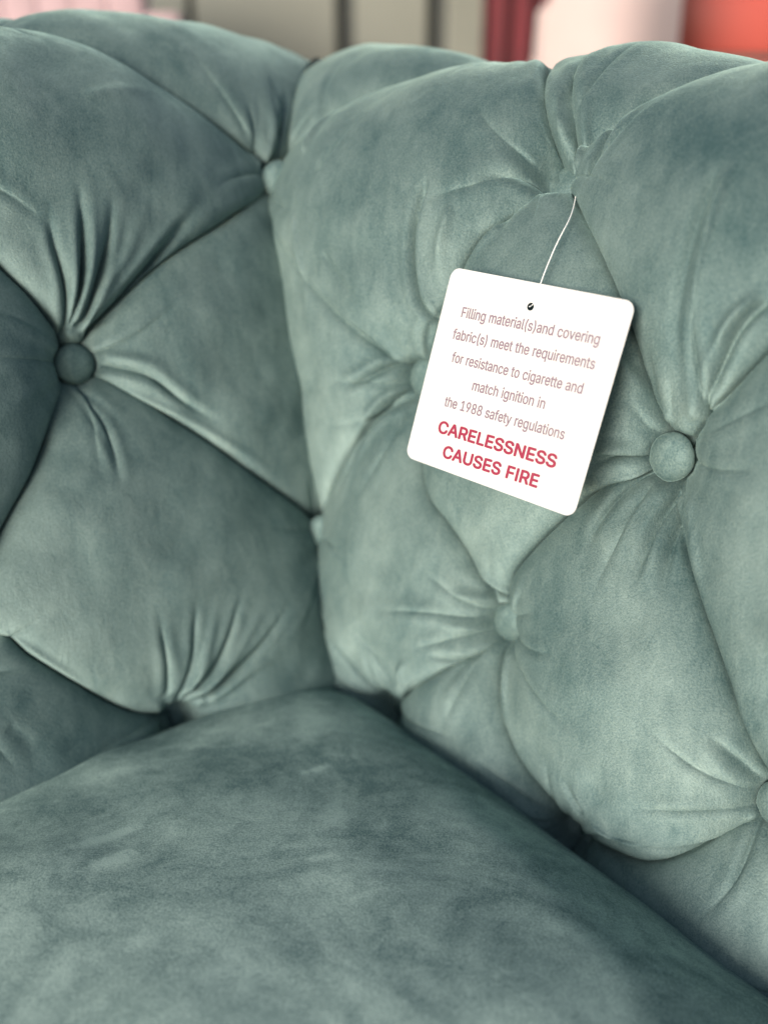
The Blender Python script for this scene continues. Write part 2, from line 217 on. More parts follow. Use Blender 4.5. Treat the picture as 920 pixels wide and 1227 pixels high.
  [[[0.42, 0.216], [0.42, 0.13]], 0.008, 0.7]]}, "wrinkles": {"L": [[-4, 3.5, [[0.1524, 0.4646], [0.1491, 0.4895], [0.1517, 0.517], [0.1508, 0.539]]], [3, 4, [[0.1516, 0.4666], [0.1441, 0.4931], [0.1423, 0.5199], [0.1424, 0.5419]]], [-4, 3.5, [[0.15, 0.4672], [0.1403, 0.4971], [0.1353, 0.5236], [0.1311, 0.5541]]], [3, 4, [[0.1493, 0.4669], [0.1385, 0.4919], [0.1302, 0.518], [0.1247, 0.5485]]], [-3.5, 4, [[0.1486, 0.4659], [0.1343, 0.489], [0.1238, 0.5128], [0.1165, 0.539]]], [3, 5, [[0.1463, 0.4655], [0.1287, 0.4883], [0.1119, 0.507], [0.0945, 0.5386]]], [-4, 5, [[0.1423, 0.465], [0.1207, 0.4829], [0.0954, 0.5045], [0.059, 0.537], [0.044, 0.5506]]], [3, 4, [[0.1399, 0.4639], [0.1147, 0.4791], [0.0833, 0.5025], [0.0505, 0.5278]]], [-3, 3, [[0.1386, 0.4624], [0.1067, 0.4834], [0.0724, 0.5058]]], [2.5, 4, [[0.138, 0.4527], [0.1131, 0.4448], [0.0922, 0.4301]]], [-2.5, 4, [[0.1378, 0.4493], [0.1126, 0.4357], [0.0951, 0.4174], [0.0739, 0.3974]]], [3, 3.5, [[0.1393, 0.4432], [0.1132, 0.4216], [0.0853, 0.3985], [0.0556, 0.3707], [0.0301, 0.3406]]], [-3, 3.5, [[0.1566, 0.4369], [0.1526, 0.4189], [0.1482, 0.3954], [0.1499, 0.378]]], [-2.5, 3.5, [[0.1517, 0.4373], [0.1419, 0.4216], [0.1371, 0.4055]]], [2, 4, [[0.1548, 0.4365], [0.151, 0.4111], [0.1533, 0.3891]]], [2.8, 4.5, [[0.1353, 0.2339], [0.1221, 0.2564], [0.1059, 0.3018]]], [3.2, 5, [[0.131, 0.2298], [0.1051, 0.2527], [0.071, 0.2902]]], [3, 6, [[0.123, 0.2264], [0.0957, 0.2402], [0.0675, 0.2534]]], [-3, 5, [[0.1257, 0.2275], [0.1001, 0.2479], [0.0787, 0.2605]]], [3, 4, [[0.2285, 0.3158], [0.2073, 0.2869], [0.1845, 0.256], [0.1627, 0.2343]]], [-1.2, 7, [[0.2417, 0.264], [0.2335, 0.2497], [0.2297, 0.2261]]], [-2.5, 4, [[-0.0009, 0.5645], [-0.0013, 0.5852], [-0.0054, 0.6056]]], [2.5, 4, [[-0.0043, 0.5655], [-0.0096, 0.5861], [-0.0174, 0.6073]]], [-2.5, 4, [[-0.0091, 0.567], [-0.018, 0.5867], [-0.0322, 0.6086]]], [2, 4, [[0.004, 0.5621], [0.0115, 0.5795], [0.0239, 0.5955]]], [-3, 3.5, [[-0.0206, 0.5699], [-0.0414, 0.5934], [-0.0808, 0.6404]]], [1.5, 4, [[0.1186, 0.5806], [0.0931, 0.5843], [0.0662, 0.5885]]]], "R": [[-5, 3.2, [[0.1606, 0.5433], [0.149, 0.5578], [0.1287, 0.5771], [0.093, 0.6122]]], [4, 3.5, [[0.1633, 0.5453], [0.1515, 0.5623], [0.1291, 0.5843]]], [-4, 2.8, [[0.1697, 0.5439], [0.1583, 0.5627], [0.1403, 0.5849]]], [3, 3, [[0.1719, 0.5458], [0.1641, 0.5631], [0.156, 0.5857]]], [-5, 3.5, [[0.1826, 0.539], [0.1818, 0.5529], [0.1824, 0.5687], [0.19, 0.585], [0.2025, 0.6018]]], [-3, 3, [[0.1824, 0.5434], [0.1894, 0.5567], [0.2003, 0.573]]], [-3, 3.5, [[0.1565, 0.5402], [0.1387, 0.5454], [0.1196, 0.5561]]], [-3.5, 4, [[0.1677, 0.5343], [0.1416, 0.5386], [0.1246, 0.5354], [0.115, 0.5257]]], [-3.5, 4.5, [[0.0967, 0.5314], [0.0923, 0.516], [0.092, 0.4977], [0.0976, 0.4761], [0.1085, 0.4621]]], [2.5, 5, [[0.1145, 0.5225], [0.1096, 0.5046], [0.1084, 0.4826]]], [2.5, 4, [[0.1418, 0.5187], [0.1315, 0.5075], [0.1249, 0.494]]], [3.2, 4, [[0.2611, 0.5443], [0.2613, 0.5285], [0.2612, 0.5129], [0.2623, 0.4905], [0.2657, 0.4655], [0.2679, 0.4489]]], [-2.5, 5, [[0.2547, 0.545], [0.2544, 0.5289], [0.2542, 0.5122], [0.2545, 0.4885], [0.2594, 0.4595]]], [-3, 4, [[0.2917, 0.5117], [0.2826, 0.4997], [0.2737, 0.482], [0.2713, 0.4555]]], [2.5, 4, [[0.2862, 0.5121], [0.277, 0.4969], [0.2709, 0.4741], [0.2694, 0.4531]]], [2.5, 3, [[0.2228, 0.4735], [0.2357, 0.4563], [0.2492, 0.4415]]], [-2.5, 3, [[0.2265, 0.4775], [0.2403, 0.4615], [0.2525, 0.4445]]], [2.6, 3, [[0.2606, 0.4146], [0.2601, 0.4007], [0.2602, 0.3651]]], [-2.6, 3.5, [[0.2591, 0.4133], [0.2577, 0.3911], [0.2537, 0.367]]], [2.6, 3, [[0.264, 0.4149], [0.2677, 0.3948], [0.2757, 0.3715]]], [-3, 3, [[0.2632, 0.4146], [0.2657, 0.3897], [0.2726, 0.3612]]], [3, 2.6, [[0.2673, 0.4159], [0.2742, 0.3972], [0.2837, 0.3749], [0.2964, 0.3538]]], [-3, 3, [[0.2506, 0.419], [0.2385, 0.4064], [0.2308, 0.3903], [0.2283, 0.3709]]], [2, 4, [[0.2533, 0.4133], [0.2461, 0.3936], [0.2474, 0.3718]]], [-2, 5, [[0.2625, 0.4122], [0.2565, 0.3887], [0.2571, 0.3575]]], [3, 3, [[0.2493, 0.4219], [0.2305, 0.4117], [0.2129, 0.3997]]], [-2.5, 3, [[0.2463, 0.4253], [0.2282, 0.422], [0.2152, 0.4136]]], [-3, 3.5, [[0.0862, 0.4382], [0.0641, 0.4291], [0.04, 0.4103]]], [3, 3.5, [[0.0907, 0.4307], [0.0641, 0.4115], [0.047, 0.3827], [0.037, 0.3571]]], [-3, 3, [[0.0894, 0.4203], [0.0624, 0.3951], [0.0495, 0.3609], [0.0451, 0.3423]]], [-1.5, 4, [[0.0246, 0.4929], [0.045, 0.4765], [0.068, 0.4635]]], [1.5, 5, [[-0.0063, 0.5126], [0.0087, 0.4755], [0.0196, 0.4304]]], [-3.5, 3, [[0.1748, 0.3161], [0.1592, 0.3229], [0.1448, 0.3322]]], [3, 4, [[0.1706, 0.3115], [0.1511, 0.313], [0.1345, 0.3126]]], [-3.5, 4, [[0.1753, 0.2917], [0.1574, 0.2745], [0.1338, 0.2719]]], [3, 4, [[0.1709, 0.2951], [0.1543, 0.2931], [0.1346, 0.2899]]], [2.5, 3, [[0.1843, 0.2932], [0.1921, 0.2663], [0.2025, 0.2433]]], [2, 4, [[0.1836, 0.3146], [0.1869, 0.3293], [0.1941, 0.3477]]], [-2.5, 3, [[0.1716, 0.2871], [0.1587, 0.2665], [0.1486, 0.2434]]], [-2, 5, [[0.3363, 0.2846], [0.3231, 0.2958], [0.308, 0.3086]]], [2.5, 4, [[0.3366, 0.275], [0.3283, 0.2567], [0.3217, 0.247]]], [-2, 4, [[0.3395, 0.2719], [0.3396, 0.2545], [0.3385, 0.2328]]], [2, 3, [[0.2588, 0.2228], [0.2826, 0.2224], [0.3053, 0.2421]]], [-2, 4, [[0.2553, 0.2235], [0.2478, 0.2329], [0.2424, 0.2463]]], [2, 3, [[0.1135, 0.2344], [0.1154, 0.2479], [0.1246, 0.2615]]], [-2.5, 3.5, [[0.1049, 0.2299], [0.0949, 0.2471], [0.0707, 0.2611]]], [1.5, 4, [[0.0363, 0.3092], [0.0535, 0.3035], [0.0748, 0.2938]]], [-2, 3.5, [[-0.015, 0.5357], [-0.0262, 0.553], [-0.04, 0.5763], [-0.046, 0.599]]], [3, 4, [[-0.0094, 0.5319], [-0.0129, 0.5489], [-0.0131, 0.5672]]], [-2, 3.5, [[0.01, 0.5251], [0.0167, 0.5377], [0.0241, 0.5534]]]]}}
# mitre between the two arms, in plan
def mdir(oL, oR): return np.linalg.solve(np.array([-NIN['L'][:2], -NIN['R'][:2]]), [oL, oR])
m1 = mdir(.0633, .0298); T = P0[:2] + mdir(.0675, .036); m2 = mdir(1., 1.)
def side(X, s, k):
    """signed distance on this panel's own side of the mitre"""
    lo = s <= S1[k]
    r = []
    for base, m in ((P0[:2], m1), (T, m2)):
        m = m / np.linalg.norm(m); n = np.array([m[1], -m[0]])
        if n @ DIR[k][:2] < 0: n = -n
        r.append((X[..., :2] - base) @ n)
    w_ = np.clip((s - S1[k] + .03) / .06, 0, 1); w_ = w_ * w_ * (3 - 2 * w_)
    return r[0] * (1 - w_) + r[1] * w_
CELL = .00105; HMAX = .050; GAM = .62; ELL = .042; BR = .011
def solve(phi0, fixed, val, cell, iters):
    p = phi0.copy(); k = (cell / ELL) ** 2
    for _ in range(iters):
        q = np.pad(p, 1, mode='edge')
        p = (q[:-2, 1:-1] + q[2:, 1:-1] + q[1:-1, :-2] + q[1:-1, 2:] + k) / (4 + k)
        p = np.where(fixed, val, p)
    return p
def densify(pts, step):
    P = np.array(pts, float); out = []; L = np.r_[0, np.cumsum(np.linalg.norm(np.diff(P, axis=0), axis=1))]
    # Catmull-Rom through points
    n = len(P); E = np.vstack([2 * P[0] - P[1], P, 2 * P[-1] - P[-2]])
    for i in range(n - 1):
        m = max(2, int((L[i + 1] - L[i]) / step)); t = np.linspace(0, 1, m, endpoint=False)[:, None]
        a, b, c, d = E[i], E[i + 1], E[i + 2], E[i + 3]
        out.append(.5 * (2 * b + (c - a) * t + (2 * a - 5 * b + 4 * c - d) * t ** 2 + (3 * b - a - 3 * c + d) * t ** 3))
    out.append(P[-1:]); return np.vstack(out)
def panel(k, u0, u1, s0, s1, seed):
    us_ = np.arange(u0, u1, CELL); ss_ = np.arange(s0, s1, CELL); nr, nc = len(ss_), len(us_)
    phi = None
    btn = np.array(list(FE['buttons'][k].values()))
    for lev in (4, 2, 1):
        c = CELL * lev; U, S = np.meshgrid(np.arange(u0, u1, c), np.arange(s0, s1, c)); R_, C_ = U.shape
        fixed = np.zeros(U.shape, bool); val = np.zeros(U.shape)
        def put(u, s, h):
            i = np.rint((s - s0) / c).astype(int); j = np.rint((u - u0) / c).astype(int)
            ok = (i >= 0) & (i < R_) & (j >= 0) & (j < C_); i, j, h = i[ok], j[ok], h[ok]
            v = (h / HMAX) ** (1 / GAM); new = np.where(fixed[i, j], np.minimum(val[i, j], v), v); val[i, j] = new; fixed[i, j] = True
        for pts, hp, gf in FE['pleats'][k]:
            D = densify(pts, c * .5); t = np.linspace(0, 1, len(D)); put(D[:, 0], D[:, 1], hp * np.sin(math.pi * np.clip(t, .0, 1)) ** .6)
        # corner seam
        sl = np.arange(s0, s1, c * .5); o, z, _, _ = prof(sl, k)
        X0, _ = surf(k, np.zeros_like(sl), sl); sgn = side(X0, sl, k)
        X1, _ = surf(k, np.ones_like(sl) * .01, sl); slope = (side(X1, sl, k) - sgn) / .01
        um = -sgn / slope; bs = [FE['buttons'][k]['R0'][1], FE['buttons'][k]['R5'][1]]
        hh = np.minimum(.020, .3 * np.min([np.abs(sl - b) for b in bs], axis=0))
        put(um, sl, hh)
        for (bu, bs_) in btn:
            m = (U - bu) ** 2 + (S - bs_) ** 2 < BR ** 2; fixed |= m; val[m] = 0
        m = S < s0 + 2 * c; fixed |= m; val[m] = .1
        if phi is None: phi = np.full(U.shape, .6)
        else:
            yi = np.clip(np.arange(R_) / 2, 0, phi.shape[0] - 1.001); xi = np.clip(np.arange(C_) / 2, 0, phi.shape[1] - 1.001)
            y0 = yi.astype(int); x0 = xi.astype(int); fy = (yi - y0)[:, None]; fx = xi - x0
            phi = (phi[y0][:, x0] * (1 - fx) + phi[y0][:, x0 + 1] * fx) * (1 - fy) + (phi[y0 + 1][:, x0] * (1 - fx) + phi[y0 + 1][:, x0 + 1] * fx) * fy
        phi = solve(phi, fixed, val, c, {4: 900, 2: 260, 1: 90}[lev])
    U, S = np.meshgrid(us_, ss_)
    h = HMAX * np.clip(phi, 0, None) ** GAM
    h = gauss(h, .8)
    GR = np.zeros_like(h); DU = np.zeros_like(h); DS = np.zeros_like(h)
    for pts, hp, gf in FE['pleats'][k]:
        D = densify(pts, CELL * .7); r = .012
        i0, i1 = int((D[:, 1].min() - r - s0) / CELL), int((D[:, 1].max() + r - s0) / CELL) + 2
        j0, j1 = int((D[:, 0].min() - r - u0) / CELL), int((D[:, 0].max() + r - u0) / CELL) + 2
        i0, j0 = max(i0, 0), max(j0, 0); i1, j1 = min(i1, nr), min(j1, nc)
        if i1 <= i0 or j1 <= j0: continue
        bd = np.full((i1 - i0, j1 - j0), 9.); eu = np.zeros_like(bd); es = np.zeros_like(bd); tt = np.zeros_like(bd)
        Uw, Sw = U[i0:i1, j0:j1], S[i0:i1, j0:j1]
        for q, t in zip(D, np.linspace(0, 1, len(D))):
            x = q[0] - Uw; y = q[1] - Sw; d = x * x + y * y; m = d < bd
            bd[m] = d[m]; eu[m] = x[m]; es[m] = y[m]; tt[m] = t
        d = np.sqrt(bd) + 1e-9; g = gf * np.exp(-d / .0031); old = GR[i0:i1, j0:j1]; m = g > old
        mv = gf * np.minimum(.72 * d, .0021) * np.exp(-(np.maximum(d - .0029, 0) / .008) ** 1.3)
        GR[i0:i1, j0:j1][m] = g[m]; DU[i0:i1, j0:j1][m] = (eu / d * mv)[m]; DS[i0:i1, j0:j1][m] = (es / d * mv)[m]
    h = h - .012 * GR
    rc = np.random.RandomState(seed + 9); extra = []
    for n_, (bu, bs_) in FE['buttons'][k].items():
        if n_[0] == 'W': continue
        m_ = rc.randint(7, 11); a0 = rc.rand() * 6.28
        for i in range(m_):
            a_ = a0 + 6.283 * (i + rc.uniform(-.3, .3)) / m_; Lr = rc.uniform(.028, .080); c_ = rc.uniform(-.35, .35)
            extra.append((rc.uniform(.7, 1.7), [(bu + r_ * math.cos(a_ + c_ * r_ / Lr), bs_ + r_ * math.sin(a_ + c_ * r_ / Lr)) for r_ in (.010, .010 + Lr * .35, .010 + Lr * .7, .010 + Lr)]))
    for dep, pts in FE['creases'][k] + extra:
        D = densify(pts, CELL * .7); r = .012
        i0, i1 = int((D[:, 1].min() - r - s0) / CELL), int((D[:, 1].max() + r - s0) / CELL) + 2
        j0, j1 = int((D[:, 0].min() - r - u0) / CELL), int((D[:, 0].max() + r - u0) / CELL) + 2
        i0, j0 = max(i0, 0), max(j0, 0); i1, j1 = min(i1, nr), min(j1, nc)
        Uw, Sw = U[i0:i1, j0:j1], S[i0:i1, j0:j1]; bd = np.full(Uw.shape, 9.); eu = np.zeros_like(bd); es = np.zeros_like(bd); tt = np.zeros_like(bd)
        for q, t in zip(D, np.linspace(0, 1, len(D))):
            x = q[0] - Uw; y = q[1] - Sw; d = x * x + y * y; m = d < bd
            bd[m] = d[m]; eu[m] = x[m]; es[m] = y[m]; tt[m] = t
        d = np.sqrt(bd) + 1e-9; tp = sstep(tt / .08) * sstep((1 - tt) / .6)
        dep = dep * (1.25 if k == 'R' else 1)
        h[i0:i1, j0:j1] += tp * dep * .001 * (.45 * np.exp(-.5 * ((d - .0045) / .002) ** 2) - np.exp(-d / .0024))
        mv = tp * np.minimum(.7 * d, .0014) * np.exp(-np.maximum(d - .002, 0) / .004)
        DU[i0:i1, j0:j1] += eu / d * mv; DS[i0:i1, j0:j1] += es / d * mv
    for amp, wd, pts in FE['wrinkles'][k]:
        D = densify(pts, CELL * .7); sg = wd * .001 / 2.1; r = sg * 3.2
        best = np.full(h.shape, 9., np.float32); tt = np.zeros(h.shape, np.float32)
        i0, i1 = int((D[:, 1].min() - r - s0) / CELL), int((D[:, 1].max() + r - s0) / CELL) + 2
        j0, j1 = int((D[:, 0].min() - r - u0) / CELL), int((D[:, 0].max() + r - u0) / CELL) + 2
        i0, j0 = max(i0, 0), max(j0, 0); i1, j1 = min(i1, nr), min(j1, nc)
        if i1 <= i0 or j1 <= j0: continue
        u_, s_ = U[i0:i1, j0:j1], S[i0:i1, j0:j1]; bd = np.full(u_.shape, 9.); bt = np.zeros(u_.shape)
        for q, t in zip(D, np.linspace(0, 1, len(D))):
            d = (u_ - q[0]) ** 2 + (s_ - q[1]) ** 2; m = d < bd; bd[m] = d[m]; bt[m] = t
        tp = np.clip(bt / .12, 0, 1) * np.clip((1 - bt) / .75, 0, 1); tp = tp * tp * (3 - 2 * tp)
        gg = np.exp(-.5 * bd / (sg * (.6 + .7 * bt)) ** 2) * tp
        h[i0:i1, j0:j1] += amp * .001 * (1.35 if k == 'R' else 1.0) * gg
    rgr = np.random.RandomState(seed + 50)
    for n_, (bu, bs_) in FE['buttons'][k].items():
        if n_[0] == 'W': continue
        dx, dy = U - bu, S - bs_; r = np.sqrt(dx * dx + dy * dy); m = (r < .06)
        th = np.arctan2(dy[m], dx[m]); rm = r[m]; f = np.zeros_like(th)
        for fr in (7, 9, 11, 13, 16, 19): f += rgr.randn() * np.cos(fr * th + rgr.rand() * 6.28 + 10 * rm * rgr.randn())
        h[m] += .00042 * f * sstep((rm - .009) / .006) * np.exp(-np.clip(rm - .012, 0, 1) / .014)
    # soft unevenness of the stuffing and the cloth
    h += (vnoise(h.shape, 30, seed) * .0012 + vnoise(h.shape, 13, seed + 1) * .00035) * np.clip(h / .03, 0, 1)
    X, Nn = surf(k, U + DU, S + DS, h)
    # keep only this side of the corner
    keep = side(X, S, k) > -.02 + (.008 if k == 'R' else .0172) * sstep((S - S1[k]) / .05)
    Fq = grid_faces(nr, nc, keep)
    if k == 'L': Fq = Fq[:, ::-1]
    Fq0 = Fq; V, Fq = compact(X.reshape(-1, 3), Fq)
    nap_tone = np.zeros_like(h)
    for amp, sg, pts in FE['panel_nap'][k]:  # brushed patches, plus shade and highlight strokes painted into the velvet colour
        D = densify(pts, .004); bd = np.full(U.shape, 9.); bt = np.zeros(U.shape)
        for qq, t in zip(D, np.linspace(0, 1, len(D))):
            d = (U - qq[0]) ** 2 + (S - qq[1]) ** 2; m = d < bd; bd[m] = d[m]; bt[m] = t
        nap_tone += amp * np.exp(-.5 * bd / sg ** 2) * (1 + .35 * vnoise(U.shape, 18, seed + 3))
    used = np.zeros(U.size, bool); used[Fq0.ravel()] = True
    return V, Fq, (U, S, h), nap_tone.ravel()[used]
SOFA = empty('chesterfield_sofa', (0, .3, -.92))
tag(SOFA, 'deep buttoned grey-green velvet chesterfield sofa seen into its inside corner', 'sofa')
HF = {}
for k, nm, lab, u1, seed in (('L', 'arm', 'side arm to the left of the inner corner, tufted in large diamonds', .60, 11), ('R', 'backrest', 'tufted inner face running off to the right behind the white card', .64, 23)):
    V, Fq, hf, nap_tone = panel(k, -.16, u1, .06, S1[k] + RR * 3.1, seed); HF[k] = hf
    me = mesh_np(nm, V, Fq); at_ = me.attributes.new('nap', 'FLOAT', 'POINT'); at_.data.foreach_set('value', nap_tone.astype(np.float32))
    o = link(nm, me, SOFA, M_VEL); o['label'] = lab
def hsample(k, u, s):
    U, S, h = HF[k]; i = int(round((s - S[0, 0]) / CELL)); j = int(round((u - U[0, 0]) / CELL)); return h[min(max(i, 0), h.shape[0] - 1), min(max(j, 0), h.shape[1] - 1)]
# buttons
def button_mesh(R=.0112, H=.0048):
    bm = bmesh.new(); prof_ = [(0, H), (.35, H * .96), (.6, H * .84), (.8, H * .6), (.93, H * .3), (1, 0), (.97, -H * .3), (.8, -H * .5)]
    n = 40; rings = []
    top = bm.verts.new((0, 0, H))
    for r, z in prof_[1:]: rings.append([bm.verts.new((R * r * math.cos(2 * math.pi * i / n), R * r * math.sin(2 * math.pi * i / n), z)) for i in range(n)])
    for i in range(n): bm.faces.new((top, rings[0][i], rings[0][(i + 1) % n]))
    for a, b in zip(rings, rings[1:]):
        for i in range(n): bm.faces.new((a[i], b[i], b[(i + 1) % n], a[(i + 1) % n]))
    for v in bm.verts:
        a_ = math.atan2(v.co.y, v.co.x); r_ = v.co.to_2d().length / R
        v.co.z += .00035 * math.sin(3 * a_ + 1) * r_ + .00025 * math.sin(11 * a_) * r_ ** 4
        v.co.x *= 1 + .012 * math.sin(5 * a_ + 2) * r_; v.co.y *= 1 + .015 * math.cos(4 * a_) * r_
    me = bpy.data.meshes.new('button'); bmesh.ops.recalc_face_normals(bm, faces=bm.faces); bm.to_mesh(me); bm.free()
    me.polygons.foreach_set('use_smooth', np.ones(len(me.polygons), bool)); me.materials.append(M_BTN); return me
BM = button_mesh()
rg = np.random.RandomState(7)
BH = {'R1': -.006, 'R8': -.008, 'L3': -.010, 'R6': .0, 'R4': .004, 'R2': .011, 'R3': .005}
for k in 'RL':
    for n_, (u, s) in FE['buttons'][k].items():
        if k == 'L' and n_ in ('R0', 'R5') or n_ in ('R5b',) or n_[0] == 'W': continue
        X, Nn = surf(k, u, s, BH.get(n_, .008))
        X = Vector(X); Nn = Vector(Nn)
        if n_ in FE['fixed']: X = Vector(FE['fixed'][n_])
        if n_ in ('R0', 'R5'): Nn = (Vector(NIN['L']) + Vector(NIN['R']) + Vector((0, 0, .2))).normalized()
        Nn = (Nn + Vector(rg.randn(3) * .08)).normalized()
        o = bpy.data.objects.new('button', BM); COL.objects.link(o)
        o.matrix_basis = Matrix.Translation(X) @ Nn.to_track_quat('Z', 'Y').to_matrix().to_4x4() @ Matrix.Diagonal((1, 1.06, 1, 1))
        o.parent = SOFA; o.matrix_parent_inverse = Matrix.Translation(SOFA.location).inverted()
# outer shells, arm ends, frame
def V3(k, u, o, z): return Vector(np.array([P0[0], P0[1], 0]) + u * DIR[k] - o * NIN[k] + z * UPV)
for k, uend, nm in (('L', .60, 'arm_shell'), ('R', .64, 'back_shell')):
    o_end, z_end, _, _ = prof(S1[k] + RR * 3.0, k); o_end = float(o_end); z_end = float(z_end)
    bm = bmesh.new(); row = []
    for u in np.linspace(-(o_end) * .9, uend, 14):
        row.append([bm.verts.new(V3(k, u, oo, zz)) for oo, zz in ((o_end + .0, z_end + .012), (o_end + .004, z_end - .03), (o_end + .0, -.45), (o_end - .004, -.80), (o_end - .05, -.80), (o_end - .05, z_end))])
    for a, b in zip(row, row[1:]):
        for i in range(5): bm.faces.new((a[i], b[i], b[i + 1], a[i + 1]))
    bm_obj(nm, bm, SOFA, M_VEL)
    # scroll end
    bm = bmesh.new(); s_ = np.linspace(0, S1[k] + RR * 3.0, 40); oo, zz, _, no = prof(s_, k); _, _, nO, nZ = prof(s_, k)
    pts = [(a + .03 * b, c + .03 * d) for a, c, b, d in zip(oo, zz, nO, nZ)] + [(o_end + .006, z_end - .03), (o_end + .006, -.80), (float(oo[0]) - .03, -.80)]
    f0 = [bm.verts.new(V3(k, uend - .012, a, b)) for a, b in pts]; f1 = [bm.verts.new(V3(k, uend + .022, a, b)) for a, b in pts]
    bm.faces.new(f0); bm.faces.new(f1[::-1])
    for i in range(len(pts)): j = (i + 1) % len(pts); bm.faces.new((f0[i], f0[j], f1[j], f1[i]))
    bm_obj('scroll_panel', bm, SOFA, M_VEL, smooth=False)
def skew_slab(p0, p1, q0, q1, z0, z1, name, mat, bev=.008, parent=SOFA):
    bm = bmesh.new(); c = []
    for z in (z0, z1): c.append([bm.verts.new(Vector(np.array([P0[0], P0[1], z]) + p * DIR['L'] + q * DIR['R'])) for p, q in ((p0, q0), (p1, q0), (p1, q1), (p0, q1))])
    bm.faces.new(c[0]); bm.faces.new(c[1])
    for i in range(4): bm.faces.new((c[0][i], c[0][(i + 1) % 4], c[1][(i + 1) % 4], c[1][i]))
    bmesh.ops.bevel(bm, geom=bm.edges[:], offset=bev, segments=2, profile=.5, affect='EDGES')
    return bm_obj(name, bm, parent, mat)
skew_slab(-.04, .60, -.04, .62, -.80, -.60, 'seat_base', M_VEL, .02)
for p, q in ((.55, .57), (.55, -.02), (-.03, .57), (-.03, -.03)):
    bm = bmesh.new(); c = V3('L', p, 0, 0) + Vector(DIR['R']) * q
    bmesh.ops.create_cone(bm, cap_ends=True, segments=20, radius1=.018, radius2=.03, depth=.12, matrix=Matrix.Translation((c.x, c.y, -.86)))
    bm_obj('leg', bm, SOFA, M_WOOD)
# ------------------------------------------------------------------ seat cushion
def cushion():
    n = 420; lp, lq = .60, .62; c0p, c0q = .022, .026
    n = 360; a = np.linspace(-1, 1, n); A, B_ = np.meshgrid(a, a)       # A along L dir, B along R dir
    # squircle rounding of outline
    A2 = A * np.sqrt(1 - .10 * B_ ** 6 * (np.abs(A) > 0)); B2 = B_ * np.sqrt(1 - .10 * A ** 6)
    p = c0p + (A2 + 1) / 2 * (lp - c0p); q = c0q + (B2 + 1) / 2 * (lq - c0q)
    ea = 1 - np.abs(A); eb = 1 - np.abs(B_); 
    def edge(e): return np.sqrt(np.clip(1 - (1 - np.clip(e / .16, 0, 1)) ** 2, 0, 1))
    crown = (1 - A ** 2) * (1 - B_ ** 2)
    z = ZT + .024 * edge(ea) * edge(eb) - .024 + .052 * crown ** .6
    return n, p, q, z
ZT = -.390
n, p, q, z = cushion()
def smooth_line(P, Q, pts, sg, amp):
    D = densify(pts, .004); bd = np.full(P.shape, 9.); bt = np.zeros(P.shape)
    for qq, t in zip(D, np.linspace(0, 1, len(D))):
        d = (P - qq[0]) ** 2 + (Q - qq[1]) ** 2; m = d < bd; bd[m] = d[m]; bt[m] = t
    tp = np.clip(bt / .3, 0, 1) * np.clip((1 - bt) / .3, 0, 1)
    return amp * np.exp(-.5 * bd / sg ** 2) * tp
rp = .03 + .30 * np.clip(q - .05, 0, 1); dd = rp - p; z = z - .3 * (dd + np.sqrt(dd * dd + .012 ** 2)) / 2 * sstep((q - .03) / .1)
z = z + vnoise(z.shape, 60, 5) * .0030 + vnoise(z.shape, 22, 6) * .0007
X = np.array([P0[0], P0[1], 0]) + p[..., None] * DIR['L'] + q[..., None] * DIR['R'] + z[..., None] * UPV
# boxing: append border ring going down
def border(X):
    idx = [(0, j) for j in range(n)] + [(i, n - 1) for i in range(1, n)] + [(n - 1, j) for j in range(n - 2, -1, -1)] + [(i, 0) for i in range(n - 2, 0, -1)]
    return np.array([i * n + j for i, j in idx])
CU = empty('seat_cushion', (.05, .25, -.6))
tag(CU, 'loose plump velvet seat cushion with brushed nap filling the sofa corner', 'cushion')
V = X.reshape(-1, 3); Fq = grid_faces(n, n); bd = border(X); ce = V.mean(0)
nap_tone = np.zeros(p.shape)
for amp, sg, pts in FE['nap']:
    nap_tone += smooth_line(p, q, pts, sg, amp)
me = mesh_np('cushion_top', V, Fq[:, ::-1]); at_ = me.attributes.new('nap', 'FLOAT', 'POINT'); at_.data.foreach_set('value', nap_tone.ravel().astype(np.float32))
o = link('cushion_top', me, CU, M_CUSH)
ring = V[bd]; outw = ring - ce; outw[:, 2] = 0; outw /= np.linalg.norm(outw, axis=1)[:, None]
prof_b = [(0, 0), (.006, -.006), (.009, -.03), (.010, -.07), (.006, -.105), (-.004, -.118)]
Vb = np.vstack([ring + outw * a + UPV * b for a, b in prof_b]); m = len(bd); f = []
for r in range(len(prof_b) - 1):
    i = np.arange(m); j = (i + 1) % m; f.append(np.stack([r * m + i, (r + 1) * m + i, (r + 1) * m + j, r * m + j], -1))
link('cushion_border', mesh_np('cushion_border', Vb, np.vstack(f)), CU, M_CUSH)
# ------------------------------------------------------------------ card with its plastic loop
TG = {"rot": [[0.72829, 0.2355, -0.64353], [-0.68526, 0.24673, -0.68523], [-0.0026, 0.94003, 0.34107]], "loc": [0.06136, 0.42679, -0.14627], "w": 0.1046, "h": 0.1005, "hole": [-0.00057, 0.03894], "lines": [["Filling material(s)and covering", [-0.03932, 0.02695], [0.0402, 0.02856], 0], ["fabric(s) meet the requirements", [-0.04139, 0.01548], [0.0414, 0.0175], 0], ["for resistance to cigarette and", [-0.03835, 0.00409], [0.03874, 0.00544], 0], ["match ignition in", [-0.02144, -0.00682], [0.02172, -0.00588], 0], ["the 1988 safety regulations", [-0.03584, -0.01845], [0.03627, -0.01698], 0], ["CARELESSNESS", [-0.03575, -0.03231], [0.03606, -0.03084], 1], ["CAUSES FIRE", [-0.02896, -0.04374], [0.02966, -0.04244], 1]], "string": [0.0912, 0.4581, -0.0685]}
M_CARD = plain('white_card', (.53, .53, .525), .55, .01, 40)
